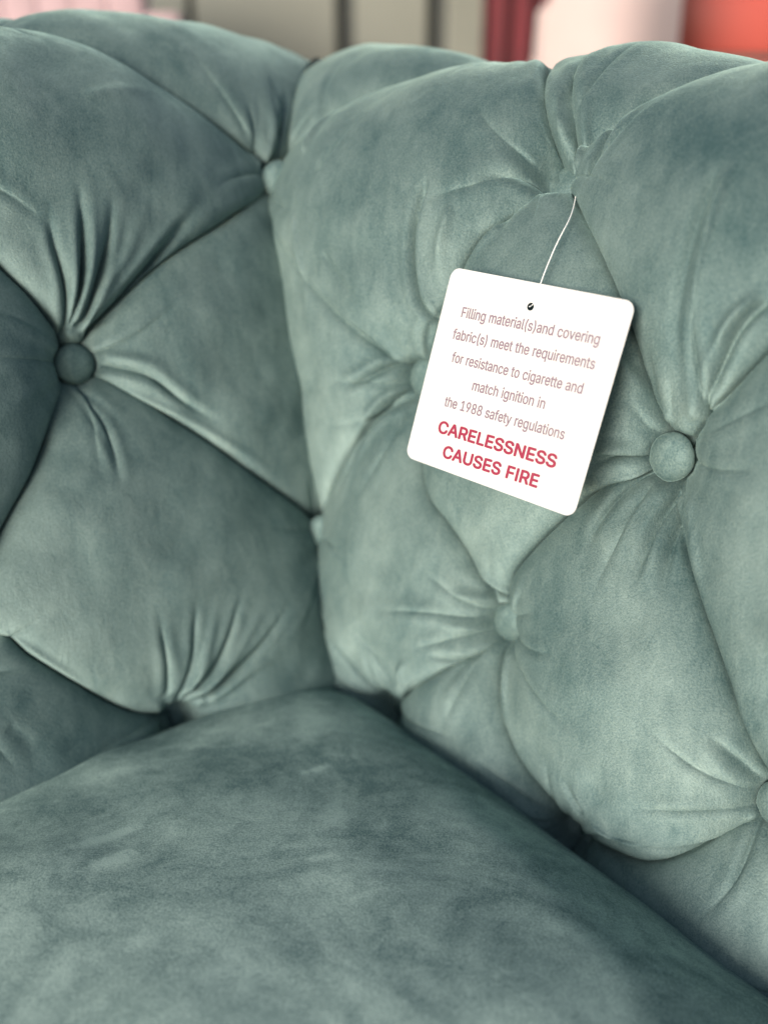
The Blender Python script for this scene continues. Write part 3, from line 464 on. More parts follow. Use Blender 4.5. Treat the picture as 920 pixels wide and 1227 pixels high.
M_RED = plain('red_print', (.25, .008, .040), .5); M_MAUVE = plain('mauve_grey_print', (.20, .145, .18), .5)
M_PLAS = plain('clear_nylon', (.75, .75, .74), .25)
tm = Matrix.Translation(TG['loc']) @ Matrix(TG['rot']).to_4x4()
CARD = empty('fire_label'); CARD.matrix_world = tm
tag(CARD, 'white rounded card tag with mauve and red printed fire warning hanging on the tufted back', 'tag')
def from_curve(cu, name, mat, parent, mloc=Matrix()):
    ob = bpy.data.objects.new('tmp', cu); COL.objects.link(ob); dg = bpy.context.evaluated_depsgraph_get(); dg.update()
    me = bpy.data.meshes.new_from_object(ob.evaluated_get(dg)); bpy.data.objects.remove(ob); me.name = name
    o = bpy.data.objects.new(name, me); COL.objects.link(o); me.materials.clear(); me.materials.append(mat)
    o.parent = parent; o.matrix_local = mloc; return o
def spline(cu, pts):
    sp = cu.splines.new('POLY'); sp.points.add(len(pts) - 1)
    for a, b in zip(sp.points, pts): a.co = (b[0], b[1], 0, 1)
    sp.use_cyclic_u = True
cu = bpy.data.curves.new('card', 'CURVE'); cu.dimensions = '2D'; cu.fill_mode = 'BOTH'; cu.extrude = .00015
Wd, Hd = TG['w'] / 2, TG['h'] / 2; rr = .0052; pts = []
for cx, cy, a0 in ((Wd - rr, Hd - rr, 0), (-Wd + rr, Hd - rr, 90), (-Wd + rr, -Hd + rr, 180), (Wd - rr, -Hd + rr, 270)):
    for i in range(9): a = math.radians(a0 + i * 11.25); pts.append((cx + rr * math.cos(a), cy + rr * math.sin(a)))
spline(cu, pts)
hx, hy = TG['hole']; spline(cu, [(hx + .0019 * math.cos(i * math.pi / 10), hy + .0019 * math.sin(i * math.pi / 10)) for i in range(20)])
card = from_curve(cu, 'card', M_CARD, CARD)
CAPH = 0.509
GLYPH = {"(":[273,[[89,156,89,207,89,244,93,283,101,324,108,364,119,404,132,441,145,479,160,511,177,539,196,539,216,539,236,539,219,504,204,467,191,428,178,389,168,351,161,313,155,276,151,240,151,207,151,176,154,146,160,115,166,83,176,51,188,16,201,-18,217,-56,236,-96,216,-96,196,-96,177,-96,148,-47,126,3,111,55,97,106]]],")":[273,[[57,-96,37,-96,57,-55,73,-17,86,18,98,53,107,85,113,116,119,147,122,177,122,207,122,240,118,276,112,313,105,351,95,389,82,428,70,467,55,504,37,539,57,539,77,539,97,539,113,511,128,479,142,441,155,404,165,364,173,323,180,283,184,244,184,207,184,156,177,104,161,53,146,2,125,-48,97,-96,77,-96]]],"1":[453,[[181,0,76,0,76,18,76,36,76,55,181,55,286,55,391,55,391,36,391,18,391,0,286,0],[250,509,276,509,276,339,276,170,276,0,255,0,234,0,212,0,212,149,212,299,212,448,211,448,210,448,209,448,168,418,127,388,86,358,86,381,86,404,86,427,123,454,161,481,198,509,224,509]]],"8":[453,[[260,-7,226,-7,192,-7,162,-1,136,11,109,24,89,40,74,62,59,83,52,108,52,135,52,157,56,177,65,195,74,213,86,229,101,241,116,253,133,261,153,265,153,265,153,266,153,267,128,273,108,287,93,308,78,329,70,353,70,380,70,406,77,429,90,450,104,470,122,486,146,498,169,510,196,516,226,516,256,516,283,510,306,498,329,486,348,470,361,450,375,429,382,406,382,380,382,353,374,329,359,308,344,287,325,273,300,267,300,266,300,265,300,265,319,261,336,253,351,241,366,229,378,213,387,195,396,177,401,157,401,135,401,108,393,83,378,62,364,40,343,24,317,11,291,-1],[204,49,226,49,249,49,268,53,285,60,301,68,314,78,323,91,332,105,337,121,337,139,337,158,332,174,322,189,313,203,300,214,283,223,266,231,247,235,226,235,205,235,186,231,169,223,152,214,139,203,130,189,120,174,115,158,115,139,115,121,120,105,129,91,138,78,151,68,167,60,184,53],[208,290,226,290,244,290,260,293,274,300,288,307,299,318,307,330,315,343,319,358,319,376,319,393,315,407,308,420,300,433,289,443,275,449,261,456,245,460,226,460,208,460,191,456,177,449,163,443,152,433,145,420,137,407,133,393,133,376,133,358,137,343,145,330,152,318,163,307,178,300,192,293]]],"9":[453,[[195,516,226,516,258,516,286,508,310,494,335,480,354,460,368,434,382,409,389,380,389,347,389,323,383,297,373,270,362,243,343,209,315,168,277,112,239,56,200,0,177,0,154,0,130,0,187,83,244,165,301,248,303,248,305,248,307,248,303,238,296,229,287,221,279,213,269,207,257,202,245,197,232,195,218,195,187,195,160,201,137,214,114,227,96,245,83,269,70,292,64,320,64,352,64,384,71,412,85,436,99,461,118,480,143,494,167,508],[246,460,226,460,207,460,189,456,174,446,159,437,147,424,138,407,130,391,125,372,125,352,125,330,130,312,138,295,147,279,159,266,174,257,189,248,207,243,226,243,246,243,263,248,279,257,294,266,306,279,314,295,323,311,327,330,327,350,327,372,323,391,314,407,306,424,294,437,279,446,264,456]]],"A":[480,[[39,0,16,0,78,170,140,339,201,509,226,509,251,509,276,509,338,339,401,170,463,0,440,0,418,0,395,0,359,101,323,202,287,302,281,321,273,344,264,372,255,400,245,435,232,478,236,478,241,478,245,478,233,435,222,399,213,371,204,343,196,320,191,302,155,202,120,101,85,0,62,0],[197,142,110,142,110,161,110,180,110,199,197,199,283,199,370,199,370,180,370,161,370,142,283,142]]],"C":[510,[[293,-7,267,-7,223,-7,184,4,150,25,116,46,89,76,70,115,50,154,40,201,40,254,40,308,50,354,70,393,89,432,116,462,150,484,184,505,223,516,267,516,293,516,317,512,340,504,363,497,384,486,402,471,420,457,436,439,448,418,460,398,468,374,473,348,451,348,430,348,408,348,404,366,398,381,389,395,381,408,370,419,357,428,345,438,331,444,315,449,300,454,284,456,267,456,236,456,208,448,184,432,159,417,139,394,125,364,111,334,103,297,103,254,103,211,111,175,125,145,140,115,159,92,184,76,209,61,236,53,267,53,284,53,300,55,315,60,331,65,345,71,357,81,370,90,381,101,389,114,398,128,404,143,408,160,430,160,451,160,473,160,469,135,460,111,448,91,436,70,421,52,402,38,384,23,363,12,341,5,318,-3]]],"E":[419,[[165,0,60,0,60,170,60,339,60,509,164,509,268,509,372,509,372,490,372,471,372,452,290,452,207,452,125,452,125,396,125,341,125,286,202,286,278,286,355,286,355,267,355,248,355,229,278,229,202,229,125,229,125,172,125,114,125,57,208,57,292,57,375,57,375,38,375,19,375,0,270,0]]],"F":[410,[[82,0,60,0,60,170,60,339,60,509,163,509,266,509,369,509,369,490,369,471,369,452,288,452,206,452,125,452,125,394,125,336,125,278,198,278,272,278,346,278,346,259,346,240,346,221,272,221,198,221,125,221,125,147,125,74,125,0,103,0]]],"I":[300,[[111,0,31,0,31,19,31,38,31,57,60,57,89,57,118,57,118,189,118,320,118,452,89,452,60,452,31,452,31,471,31,490,31,509,111,509,190,509,269,509,269,490,269,471,269,452,240,452,212,452,183,452,183,320,183,189,183,57,212,57,240,57,269,57,269,38,269,19,269,0,190,0]]],"L":[393,[[160,0,60,0,60,170,60,339,60,509,82,509,103,509,125,509,125,358,125,208,125,57,203,57,282,57,361,57,361,38,361,19,361,0,261,0]]],"N":[523,[[82,0,60,0,60,170,60,339,60,509,85,509,111,509,136,509,205,400,274,291,343,183,349,174,355,164,363,151,370,138,379,123,388,107,396,90,405,73,414,55,411,55,408,54,405,54,403,72,401,90,401,108,400,126,399,142,399,157,399,172,399,185,399,195,399,300,399,404,399,509,420,509,442,509,463,509,463,339,463,170,463,0,438,0,412,0,387,0,325,97,264,193,202,290,194,303,186,316,177,331,169,345,159,362,148,381,137,400,123,424,108,452,111,453,115,453,119,454,120,428,121,405,122,384,123,362,124,344,124,328,125,312,125,300,125,291,125,194,125,97,125,0,103,0]]],"R":[449,[[82,0,60,0,60,170,60,339,60,509,119,509,177,509,236,509,275,509,307,502,333,489,359,475,378,457,390,433,403,410,409,382,409,352,409,321,403,295,390,271,378,248,359,230,333,217,307,204,275,198,236,198,189,198,143,198,96,198,96,217,96,236,96,255,142,255,188,255,234,255,260,255,281,259,298,267,314,275,326,286,334,300,341,315,345,332,345,352,345,372,341,390,334,405,326,420,314,431,298,440,281,448,259,452,233,452,197,452,161,452,125,452,125,301,125,151,125,0,103,0],[378,0,353,0,312,76,271,153,230,229,254,229,279,229,303,229,344,153,386,76,428,0,403,0]]],"S":[447,[[263,-9,224,-9,187,-9,155,-3,128,9,100,21,79,38,64,60,49,82,40,107,38,137,60,137,82,137,104,137,106,117,112,101,123,88,134,75,149,65,166,59,184,52,203,49,224,49,247,49,268,53,286,60,304,68,319,78,329,92,340,105,346,121,346,139,346,155,341,169,332,179,323,189,311,198,296,205,281,211,264,217,245,222,224,228,204,234,184,239,142,251,109,268,86,289,63,311,52,339,52,372,52,401,60,426,75,448,90,469,111,486,138,498,164,510,194,516,227,516,261,516,290,510,316,498,342,486,362,469,377,449,392,428,400,404,401,378,380,378,358,378,337,378,335,403,323,423,302,437,281,451,256,459,225,459,203,459,184,455,167,448,151,441,138,431,129,418,120,406,115,391,115,376,115,358,120,344,131,334,142,323,154,314,169,308,184,302,199,297,212,293,230,289,247,284,264,279,279,275,295,270,312,264,328,257,344,248,359,238,373,227,385,214,395,198,404,181,408,162,408,139,408,111,401,86,386,64,372,41,351,24,323,11,296,-2]]],"U":[517,[[299,-8,259,-8,219,-8,184,0,154,15,124,31,101,53,85,80,68,107,60,138,60,173,60,285,60,397,60,509,81,509,103,509,124,509,124,399,124,288,124,178,124,154,130,132,141,113,152,94,167,79,187,68,207,57,231,52,259,52,287,52,311,57,331,68,351,79,366,94,377,113,387,132,393,154,393,178,393,288,393,399,393,509,414,509,436,509,457,509,457,397,457,285,457,173,457,138,449,107,433,80,416,53,393,31,363,15,334,0]]],"a":[389,[[182,-9,160,-9,136,-9,114,-4,94,5,75,14,59,27,48,45,36,62,30,83,30,108,30,130,35,147,43,161,52,175,63,185,78,193,92,201,108,207,125,211,143,215,160,218,178,220,201,223,219,225,234,227,248,228,258,231,265,235,272,239,276,245,276,255,276,255,276,256,276,257,276,272,273,286,267,297,261,308,252,316,240,322,228,328,213,331,196,331,178,331,162,328,149,322,136,317,126,309,118,301,110,292,104,283,100,274,80,280,61,285,41,291,50,314,62,332,79,346,95,360,113,369,133,375,153,381,173,384,194,384,208,384,223,383,239,379,255,376,271,370,286,360,301,351,313,338,322,320,332,303,337,280,337,251,337,168,337,84,337,0,317,0,297,0,277,0,277,17,277,35,277,52,275,52,274,52,272,52,268,43,261,34,252,25,243,15,230,7,215,1,200,-5],[155,45,170,45,193,45,212,50,228,59,243,68,255,79,263,93,271,107,276,122,276,138,276,155,276,173,276,190,273,187,268,184,259,182,251,180,242,178,231,176,221,174,210,172,200,171,190,170,182,169,175,168,161,166,147,163,134,159,121,154,111,148,103,139,96,131,92,119,92,105,92,92,95,81,102,72,109,63,118,57,130,52,142,48]]],"b":[424,[[261,-8,229,-8,206,-8,187,-4,172,4,158,12,146,21,138,31,129,42,123,51,118,59,116,59,114,59,112,59,112,39,112,20,112,0,92,0,72,0,53,0,53,170,53,339,53,509,73,509,93,509,114,509,114,446,114,382,114,319,115,319,117,319,118,319,123,327,129,336,137,346,145,356,157,365,171,373,186,381,205,384,229,384,261,384,289,376,313,361,337,345,356,322,370,293,383,263,390,229,390,189,390,149,383,114,370,84,356,55,337,32,313,16,289,0],[197,47,220,47,244,47,263,53,279,66,295,78,308,95,316,117,324,138,328,162,328,189,328,216,324,240,316,261,308,282,296,299,280,311,264,324,244,330,220,330,197,330,177,324,161,312,145,300,133,284,125,263,117,242,113,217,113,189,113,161,117,136,125,115,133,94,146,77,162,65,178,53]]],"c":[396,[[226,-8,207,-8,173,-8,143,0,117,16,91,33,71,56,56,85,41,114,34,149,34,187,34,227,41,262,56,291,71,321,91,343,117,360,143,376,173,384,207,384,226,384,243,382,260,377,276,372,292,365,305,356,319,347,330,335,340,322,350,309,357,294,362,277,342,272,322,267,303,262,300,272,296,281,290,289,285,297,278,305,270,311,262,317,253,322,242,325,232,328,220,330,207,330,182,330,161,323,145,310,129,297,116,280,108,258,100,237,96,213,96,187,96,162,100,139,108,117,116,96,129,79,145,66,161,53,182,46,207,46,220,46,232,48,243,52,253,55,263,60,271,66,279,72,286,80,292,89,297,97,301,107,304,117,324,112,343,107,363,102,358,85,351,70,341,56,332,43,320,31,306,21,293,12,277,4,261,-1,244,-6]]],"d":[424,[[219,-8,195,-8,164,-8,136,0,111,16,87,32,68,55,55,84,41,114,34,149,34,189,34,229,41,263,55,293,69,322,88,345,112,361,136,376,164,384,196,384,219,384,238,381,253,373,268,365,279,356,287,346,296,336,302,327,306,319,308,319,309,319,311,319,311,382,311,446,311,509,331,509,351,509,372,509,372,339,372,170,372,0,352,0,332,0,313,0,313,20,313,39,313,59,311,59,309,59,307,59,302,51,295,42,287,31,278,21,267,12,252,4,238,-4],[181,47,205,47,227,47,247,53,263,65,279,77,291,94,299,115,308,136,312,161,312,189,312,217,308,242,300,263,292,284,279,300,263,312,247,324,228,330,205,330,181,330,161,324,145,311,129,299,116,282,108,261,100,240,96,216,96,189,96,162,100,138,109,117,117,95,129,78,145,66,161,53]]],"e":[404,[[238,-8,212,-8,175,-8,143,0,117,16,90,33,70,56,56,85,41,114,34,148,34,187,34,226,41,260,55,290,69,319,89,343,115,359,141,376,171,384,205,384,226,384,246,381,266,374,285,367,303,356,319,341,335,326,348,306,357,282,366,258,371,228,371,194,371,186,371,178,371,169,272,169,174,169,75,169,75,187,75,204,75,221,163,221,250,221,338,221,329,215,319,208,310,202,310,227,306,249,298,269,290,288,278,303,263,314,247,325,228,330,205,330,182,330,163,325,146,313,130,302,118,288,109,270,100,251,96,232,96,211,96,200,96,189,96,178,96,150,101,126,110,106,120,87,134,72,151,61,168,51,189,46,212,46,228,46,241,48,254,53,266,57,277,64,285,73,294,82,301,93,306,105,325,101,345,96,365,91,359,71,349,54,335,39,321,24,303,13,283,4,262,-4]]],"f":[254,[[154,379,228,379,228,362,228,344,228,327,154,327,80,327,6,327,6,344,6,362,6,379,80,379],[101,0,81,0,81,144,81,288,81,432,81,453,86,471,96,486,106,500,119,511,135,519,152,526,169,530,187,530,201,530,213,529,222,527,232,525,238,523,243,521,238,503,233,486,227,468,224,470,220,471,215,472,210,473,203,474,195,474,176,474,163,469,154,460,146,451,142,437,142,419,142,279,142,140,142,0,121,0]]],"g":[425,[[238,-151,207,-151,179,-151,155,-147,134,-140,113,-132,96,-123,82,-110,69,-98,58,-84,51,-69,67,-60,84,-50,101,-41,107,-49,113,-57,122,-66,130,-75,141,-82,154,-88,168,-94,186,-97,207,-97,238,-97,263,-90,282,-75,302,-60,311,-37,311,-6,311,19,311,44,311,68,310,68,308,68,306,68,301,60,295,51,287,41,278,32,267,23,252,16,238,8,219,5,195,5,164,5,137,12,113,27,88,41,69,62,55,90,41,118,34,152,34,191,34,230,41,264,55,293,69,322,88,345,112,361,137,376,165,384,196,384,220,384,239,381,253,373,268,365,280,356,288,346,297,336,303,327,308,319,309,319,311,319,313,319,313,339,313,359,313,379,333,379,353,379,372,379,372,250,372,121,372,-9,372,-42,365,-69,350,-90,335,-111,316,-126,291,-136,266,-146],[181,59,205,59,228,59,248,64,264,75,280,86,292,101,300,121,308,141,312,165,312,193,312,220,308,243,300,264,292,284,280,301,264,312,248,324,228,330,205,330,181,330,161,324,145,312,129,299,117,283,109,262,100,242,96,219,96,193,96,166,100,143,109,123,117,103,129,87,145,76,162,65]]],"h":[410,[[114,249,114,227,114,151,114,76,114,0,93,0,73,0,53,0,53,170,53,339,53,509,73,509,93,509,114,509,114,435,114,361,114,287,110,287,106,287,102,287,114,322,131,347,152,362,174,377,199,384,227,384,253,384,276,379,295,369,315,358,330,342,341,321,352,299,357,273,357,240,357,160,357,80,357,0,337,0,316,0,296,0,296,78,296,157,296,235,296,265,288,288,273,304,258,321,237,329,210,329,192,329,175,325,161,317,146,309,135,298,126,283,118,267]]],"i":[167,[[73,0,53,0,53,126,53,253,53,379,73,379,93,379,114,379,114,253,114,126,114,0,93,0],[95,443,84,443,72,443,62,447,54,455,45,462,41,472,41,483,41,494,45,504,54,512,62,520,72,524,84,524,95,524,106,520,114,512,122,504,126,494,126,483,126,472,122,462,114,455,106,447]]],"l":[189,[[147,-2,139,-2,110,-2,88,5,74,20,60,35,53,57,53,84,53,226,53,367,53,509,73,509,93,509,114,509,114,372,114,235,114,99,114,81,116,69,120,62,125,55,133,52,146,52,152,52,157,52,160,53,164,53,167,54,170,54,173,37,177,20,181,3,175,1,169,0,162,-1,154,-2]]],"m":[610,[[73,0,53,0,53,126,53,253,53,379,72,379,92,379,112,379,112,351,112,323,112,295,111,295,109,295,108,295,113,316,121,332,132,346,144,359,157,369,172,376,187,383,203,386,219,386,247,386,270,378,287,361,305,344,316,322,321,295,318,295,315,295,312,295,317,313,325,329,337,343,349,357,364,367,381,375,398,382,416,386,437,386,459,386,479,381,497,372,515,362,530,348,541,328,551,309,557,285,557,255,557,170,557,85,557,0,536,0,516,0,496,0,496,85,496,169,496,254,496,281,488,301,473,313,457,325,439,330,419,330,402,330,387,327,374,320,362,313,352,303,345,290,339,278,335,263,335,247,335,165,335,82,335,0,315,0,295,0,274,0,274,87,274,173,274,260,274,281,267,298,253,311,239,324,221,330,199,330,185,330,171,327,158,320,144,313,134,303,126,289,118,276,114,258,114,238,114,159,114,79,114,0,93,0]]],"n":[410,[[114,249,114,227,114,151,114,76,114,0,93,0,73,0,53,0,53,126,53,253,53,379,72,379,92,379,112,379,112,349,112,318,112,287,109,287,106,287,102,287,114,322,131,347,152,362,174,377,199,384,227,384,253,384,276,379,295,369,314,358,330,342,341,321,352,299,357,273,357,240,357,160,357,80,357,0,337,0,316,0,296,0,296,78,296,157,296,235,296,265,288,288,273,304,258,321,237,329,210,329,192,329,175,325,161,317,146,309,135,298,126,283,118,267]]],"o":[415,[[242,-8,207,-8,173,-8,143,0,117,16,91,33,71,56,56,85,41,114,34,149,34,187,34,227,41,262,56,291,71,321,91,343,117,360,143,376,173,384,207,384,242,384,273,376,299,360,325,343,345,321,359,291,374,262,381,227,381,187,381,149,374,114,359,85,345,56,325,33,299,16,273,0],[182,46,207,46,233,46,254,53,270,66,287,79,299,96,307,117,315,139,319,162,319,187,319,213,315,236,307,258,299,280,287,297,270,310,254,323,233,330,207,330,182,330,161,323,145,310,129,297,116,280,108,258,100,237,96,213,96,187,96,162,100,139,108,117,116,96,129,79,145,66,161,53]]],"q":[424,[[372,31,372,-143,351,-143,331,-143,311,-143,311,-76,311,-8,311,59,309,59,308,59,306,59,302,51,295,42,287,31,278,21,267,12,252,4,238,-4,219,-8,195,-8,164,-8,136,0,111,16,87,32,68,55,55,84,41,114,34,149,34,189,34,229,41,263,55,293,69,322,88,345,112,361,136,376,164,384,196,384,219,384,238,381,253,373,268,365,279,356,287,346,296,336,302,327,307,319,309,319,311,319,313,319,313,339,313,359,313,379,332,379,352,379,372,379,372,205],[181,47,205,47,227,47,247,53,263,65,279,77,291,94,299,115,308,136,312,161,312,189,312,217,308,242,300,263,292,284,279,300,263,312,247,324,228,330,205,330,181,330,161,324,145,311,129,299,116,282,108,261,100,240,96,216,96,189,96,162,100,138,109,117,117,95,129,78,145,66,161,53]]],"r":[259,[[73,0,53,0,53,126,53,253,53,379,72,379,92,379,112,379,112,360,112,340,112,321,113,321,114,321,115,321,122,340,135,355,152,367,170,379,190,385,213,385,218,385,223,385,229,384,235,384,240,384,243,384,243,363,243,343,243,322,242,323,237,323,230,324,223,325,215,326,207,326,189,326,173,322,159,315,145,307,134,297,126,284,118,270,114,255,114,237,114,158,114,79,114,0,93,0]]],"s":[365,[[211,-8,182,-8,156,-8,133,-4,112,3,92,11,75,23,62,38,49,53,40,72,36,94,55,98,74,102,94,107,99,86,109,70,124,60,139,50,158,45,181,45,208,45,229,51,244,62,260,74,268,87,268,103,268,116,263,127,254,136,245,144,231,151,212,155,191,160,170,165,149,170,115,178,89,191,72,208,55,225,47,247,47,274,47,296,53,315,65,332,77,348,94,361,115,370,136,380,160,384,187,384,213,384,235,380,254,372,272,365,287,353,299,339,310,325,319,309,324,290,305,286,287,281,268,277,263,292,255,304,243,316,230,327,212,333,187,333,165,333,146,327,131,317,116,306,109,293,109,277,109,263,114,252,124,243,134,235,150,228,172,223,191,218,210,214,229,209,264,201,290,188,306,171,323,154,331,133,331,107,331,84,325,64,312,47,300,30,282,16,260,6,237,-3]]],"t":[227,[[138,379,204,379,204,362,204,344,204,327,138,327,72,327,6,327,6,344,6,362,6,379,72,379],[65,345,65,471,85,471,106,471,126,471,126,347,126,222,126,98,126,81,129,69,136,61,143,54,154,50,170,50,174,50,179,50,185,51,191,52,197,53,202,54,206,36,209,19,213,2,207,0,200,-2,192,-3,184,-4,176,-4,168,-4,136,-4,110,4,92,21,74,38,65,62,65,93,65,219]]],"u":[410,[[211,-5,182,-5,157,-5,134,0,115,11,95,21,80,37,69,59,58,80,53,107,53,139,53,219,53,299,53,379,73,379,93,379,114,379,114,301,114,222,114,144,114,114,121,91,137,75,152,58,173,50,200,50,218,50,235,54,249,62,264,70,275,81,283,97,292,112,296,131,296,153,296,228,296,304,296,379,316,379,337,379,357,379,357,253,357,126,357,0,337,0,318,0,298,0,298,31,298,61,298,92,301,92,304,92,307,92,295,57,279,32,257,17,235,2]]],"v":[389,[[184,0,163,0,114,126,66,253,17,379,40,379,62,379,84,379,111,305,138,230,165,155,174,132,181,110,187,87,193,64,199,42,206,21,198,21,191,21,184,21,191,42,197,64,203,87,209,110,216,132,224,155,251,230,278,305,305,379,327,379,349,379,371,379,323,253,275,126,226,0,205,0]]],"y":[389,[[51,-140,47,-139,52,-121,57,-103,61,-86,65,-86,68,-87,71,-87,83,-90,94,-91,104,-89,114,-87,122,-82,130,-74,138,-66,145,-53,151,-36,155,-24,159,-13,163,-1,114,126,66,252,17,379,40,379,62,379,84,379,111,305,138,230,165,155,174,132,181,109,187,87,193,64,199,42,206,21,198,21,191,21,184,21,190,42,196,64,202,87,209,110,216,132,224,155,251,230,278,305,305,379,327,379,349,379,371,379,316,234,260,88,204,-58,196,-78,187,-94,177,-107,166,-120,153,-129,139,-136,125,-142,109,-145,91,-145,81,-145,72,-144,65,-143,57,-142]]]}
GLYPH['I'] = [200, [[68, 0, 68, 0, 68, 0, 68, 509, 68, 509, 68, 509, 132, 509, 132, 509, 132, 509, 132, 0, 132, 0, 132, 0]]]
from mathutils.geometry import delaunay_2d_cdt
def glyph_mesh(txt, grow):
    x = 0; allv = []; allf = []
    for ch in txt:
        if ch == ' ': x += 215; continue
        adv, sps = GLYPH[ch]; loops = []
        for q in sps:
            k = len(q) // 6; L_ = []
            for i in range(k):
                a_, b_ = q[6 * i:6 * i + 6], q[6 * ((i + 1) % k):6 * ((i + 1) % k) + 6]
                P_ = [np.array(v, float) for v in (a_[2:4], a_[4:6], b_[0:2], b_[2:4])]
                for t in (0, .25, .5, .75): L_.append((1 - t) ** 3 * P_[0] + 3 * t * (1 - t) ** 2 * P_[1] + 3 * t * t * (1 - t) * P_[2] + t ** 3 * P_[3])
            L2 = [L_[0]]
            for v in L_[1:]:
                if np.linalg.norm(v - L2[-1]) > 1.5: L2.append(v)
            if np.linalg.norm(L2[0] - L2[-1]) < 1.5: L2.pop()
            L2 = np.array(L2); e = np.roll(L2, -1, 0) - np.roll(L2, 1, 0); nrm = np.stack([e[:, 1], -e[:, 0]], 1); nrm /= np.linalg.norm(nrm, axis=1)[:, None] + 1e-9
            loops.append((L2, nrm))
        big = max(loops, key=lambda l: np.ptp(l[0][:, 0]) * np.ptp(l[0][:, 1]))[0]
        ar = (big[:, 0] * np.roll(big[:, 1], -1) - np.roll(big[:, 0], -1) * big[:, 1]).sum()
        loops = [l + n_ * grow * (1 if ar > 0 else -1) for l, n_ in loops]
        vs_, ed = [], []
        for l in loops:
            o_ = len(vs_); vs_ += [Vector((v[0] / 1000, v[1] / 1000)) for v in l]; ed += [(o_ + i, o_ + (i + 1) % len(l)) for i in range(len(l))]
        cv, _, cf, *_r = delaunay_2d_cdt(vs_, ed, [], 0, 1e-6)
        for f_ in cf:
            c_ = sum((cv[i] for i in f_), Vector((0, 0))) / 3; wn = 0
            for l in loops:
                A_ = l / 1000; B_ = np.roll(A_, -1, 0)
                up_ = (A_[:, 1] <= c_.y) & (B_[:, 1] > c_.y); dn_ = (A_[:, 1] > c_.y) & (B_[:, 1] <= c_.y)
                cr = (B_[:, 0] - A_[:, 0]) * (c_.y - A_[:, 1]) - (c_.x - A_[:, 0]) * (B_[:, 1] - A_[:, 1])
                wn += (up_ & (cr > 0)).sum() - (dn_ & (cr < 0)).sum()
            if wn: allf.append([i + len(allv) for i in f_])
        allv += [(v.x + x / 1000, v.y, 0) for v in cv]; x += adv
    me = bpy.data.meshes.new('lettering'); me.from_pydata(allv, [], allf); return me
for txt, a, b, bold in TG['lines']:
    o = link('lettering', glyph_mesh(txt, 26 if bold else 13), None, M_RED if bold else M_MAUVE, False); o.parent = CARD
    xs = [v.co.x for v in o.data.vertices]; x0, x1 = min(xs), max(xs)
    A_, B2 = Vector(a), Vector(b); L_ = (B2 - A_).length; ang = math.atan2(B2.y - A_.y, B2.x - A_.x)
    sx = L_ / (x1 - x0); sy = (.0060 if bold else .0050) / CAPH
    o.data.transform(Matrix.Diagonal((sx, sy, 1, 1)) @ Matrix.Translation((-x0, 0, 0)))
    o.matrix_local = Matrix.Translation((a[0], a[1], .00040)) @ Matrix.Rotation(ang, 4, 'Z')
    o['label'] = ('red capitals reading ' if bold else 'small mauve print reading ') + txt
def tube(name, pts, r, mat, parent, world=True):
    cu = bpy.data.curves.new(name, 'CURVE'); cu.dimensions = '3D'; cu.bevel_depth = r; cu.bevel_resolution = 4; cu.use_fill_caps = True
    sp = cu.splines.new('NURBS'); sp.points.add(len(pts) - 1); sp.use_endpoint_u = True; sp.order_u = 4
    for a, b in zip(sp.points, pts): a.co = (*b, 1)
    cu.resolution_u = 8
    return from_curve(cu, name, mat, parent, parent.matrix_world.inverted() if world else Matrix())
inv = tm
hp = tm @ Vector((hx, hy, 0)); topb = tm @ Vector((hx + .001, Hd + .001, -.0012)); st = Vector(TG['string'])
bk = tm @ Vector((hx + .0005, hy + .006, -.0022)); mid = (topb + st) / 2 + Vector((-.0015, -.003, .001))
bpy.context.view_layer.update()
tube('plastic_loop', [tuple(v) for v in (st + Vector((.004, .02, .006)), st, st * .65 + topb * .35 + Vector((-.0005, -.004, .003)), mid, topb, bk, tm @ Vector((hx, hy + .001, -.002)), tm @ Vector((hx, hy, .0005)), tm @ Vector((hx - .0003, hy - .0002, .0009)))], .00030, M_PLAS, CARD)
# ------------------------------------------------------------------ background
M_GROUND = plain('concrete', (.26, .25, .24), .9, .25, 3, bump=.3)
bm = bmesh.new(); bmesh.ops.create_grid(bm, x_segments=40, y_segments=40, size=150)
g = bm_obj('ground', bm, None, M_GROUND, False); g.location = (0, 100, -.92); tag(g, kind='structure')
M_WALL = plain('sage_panel', (.17, .175, .145), .6, .08, 4); M_JOINT = plain('dark_joint', (.05, .055, .05), .7)
WY = 2.9
WL = empty('panelled_wall', (0, WY, -.92)); tag(WL, 'blurred sage-beige boarded wall behind the sofa with dark upright joints', 'wall')
def px_x(px, y): return (px - 460) / 1100 * y * .893
edges = [(-900, -620), (-610, -340), (-330, -60), (-50, 230), (238, 404), (426, 511), (534, 690), (705, 930), (945, 1200), (1215, 1500)]
for a, b in edges:
    bm_obj('panel', box_bm(px_x(a, WY), px_x(b, WY), WY - .02, WY + .02, -.92, 1.6, .006), WL, M_WALL, False)
bm_obj('backing', box_bm(px_x(-900, WY), px_x(1500, WY), WY + .021, WY + .06, -.92, 1.6), WL, M_JOINT, False)
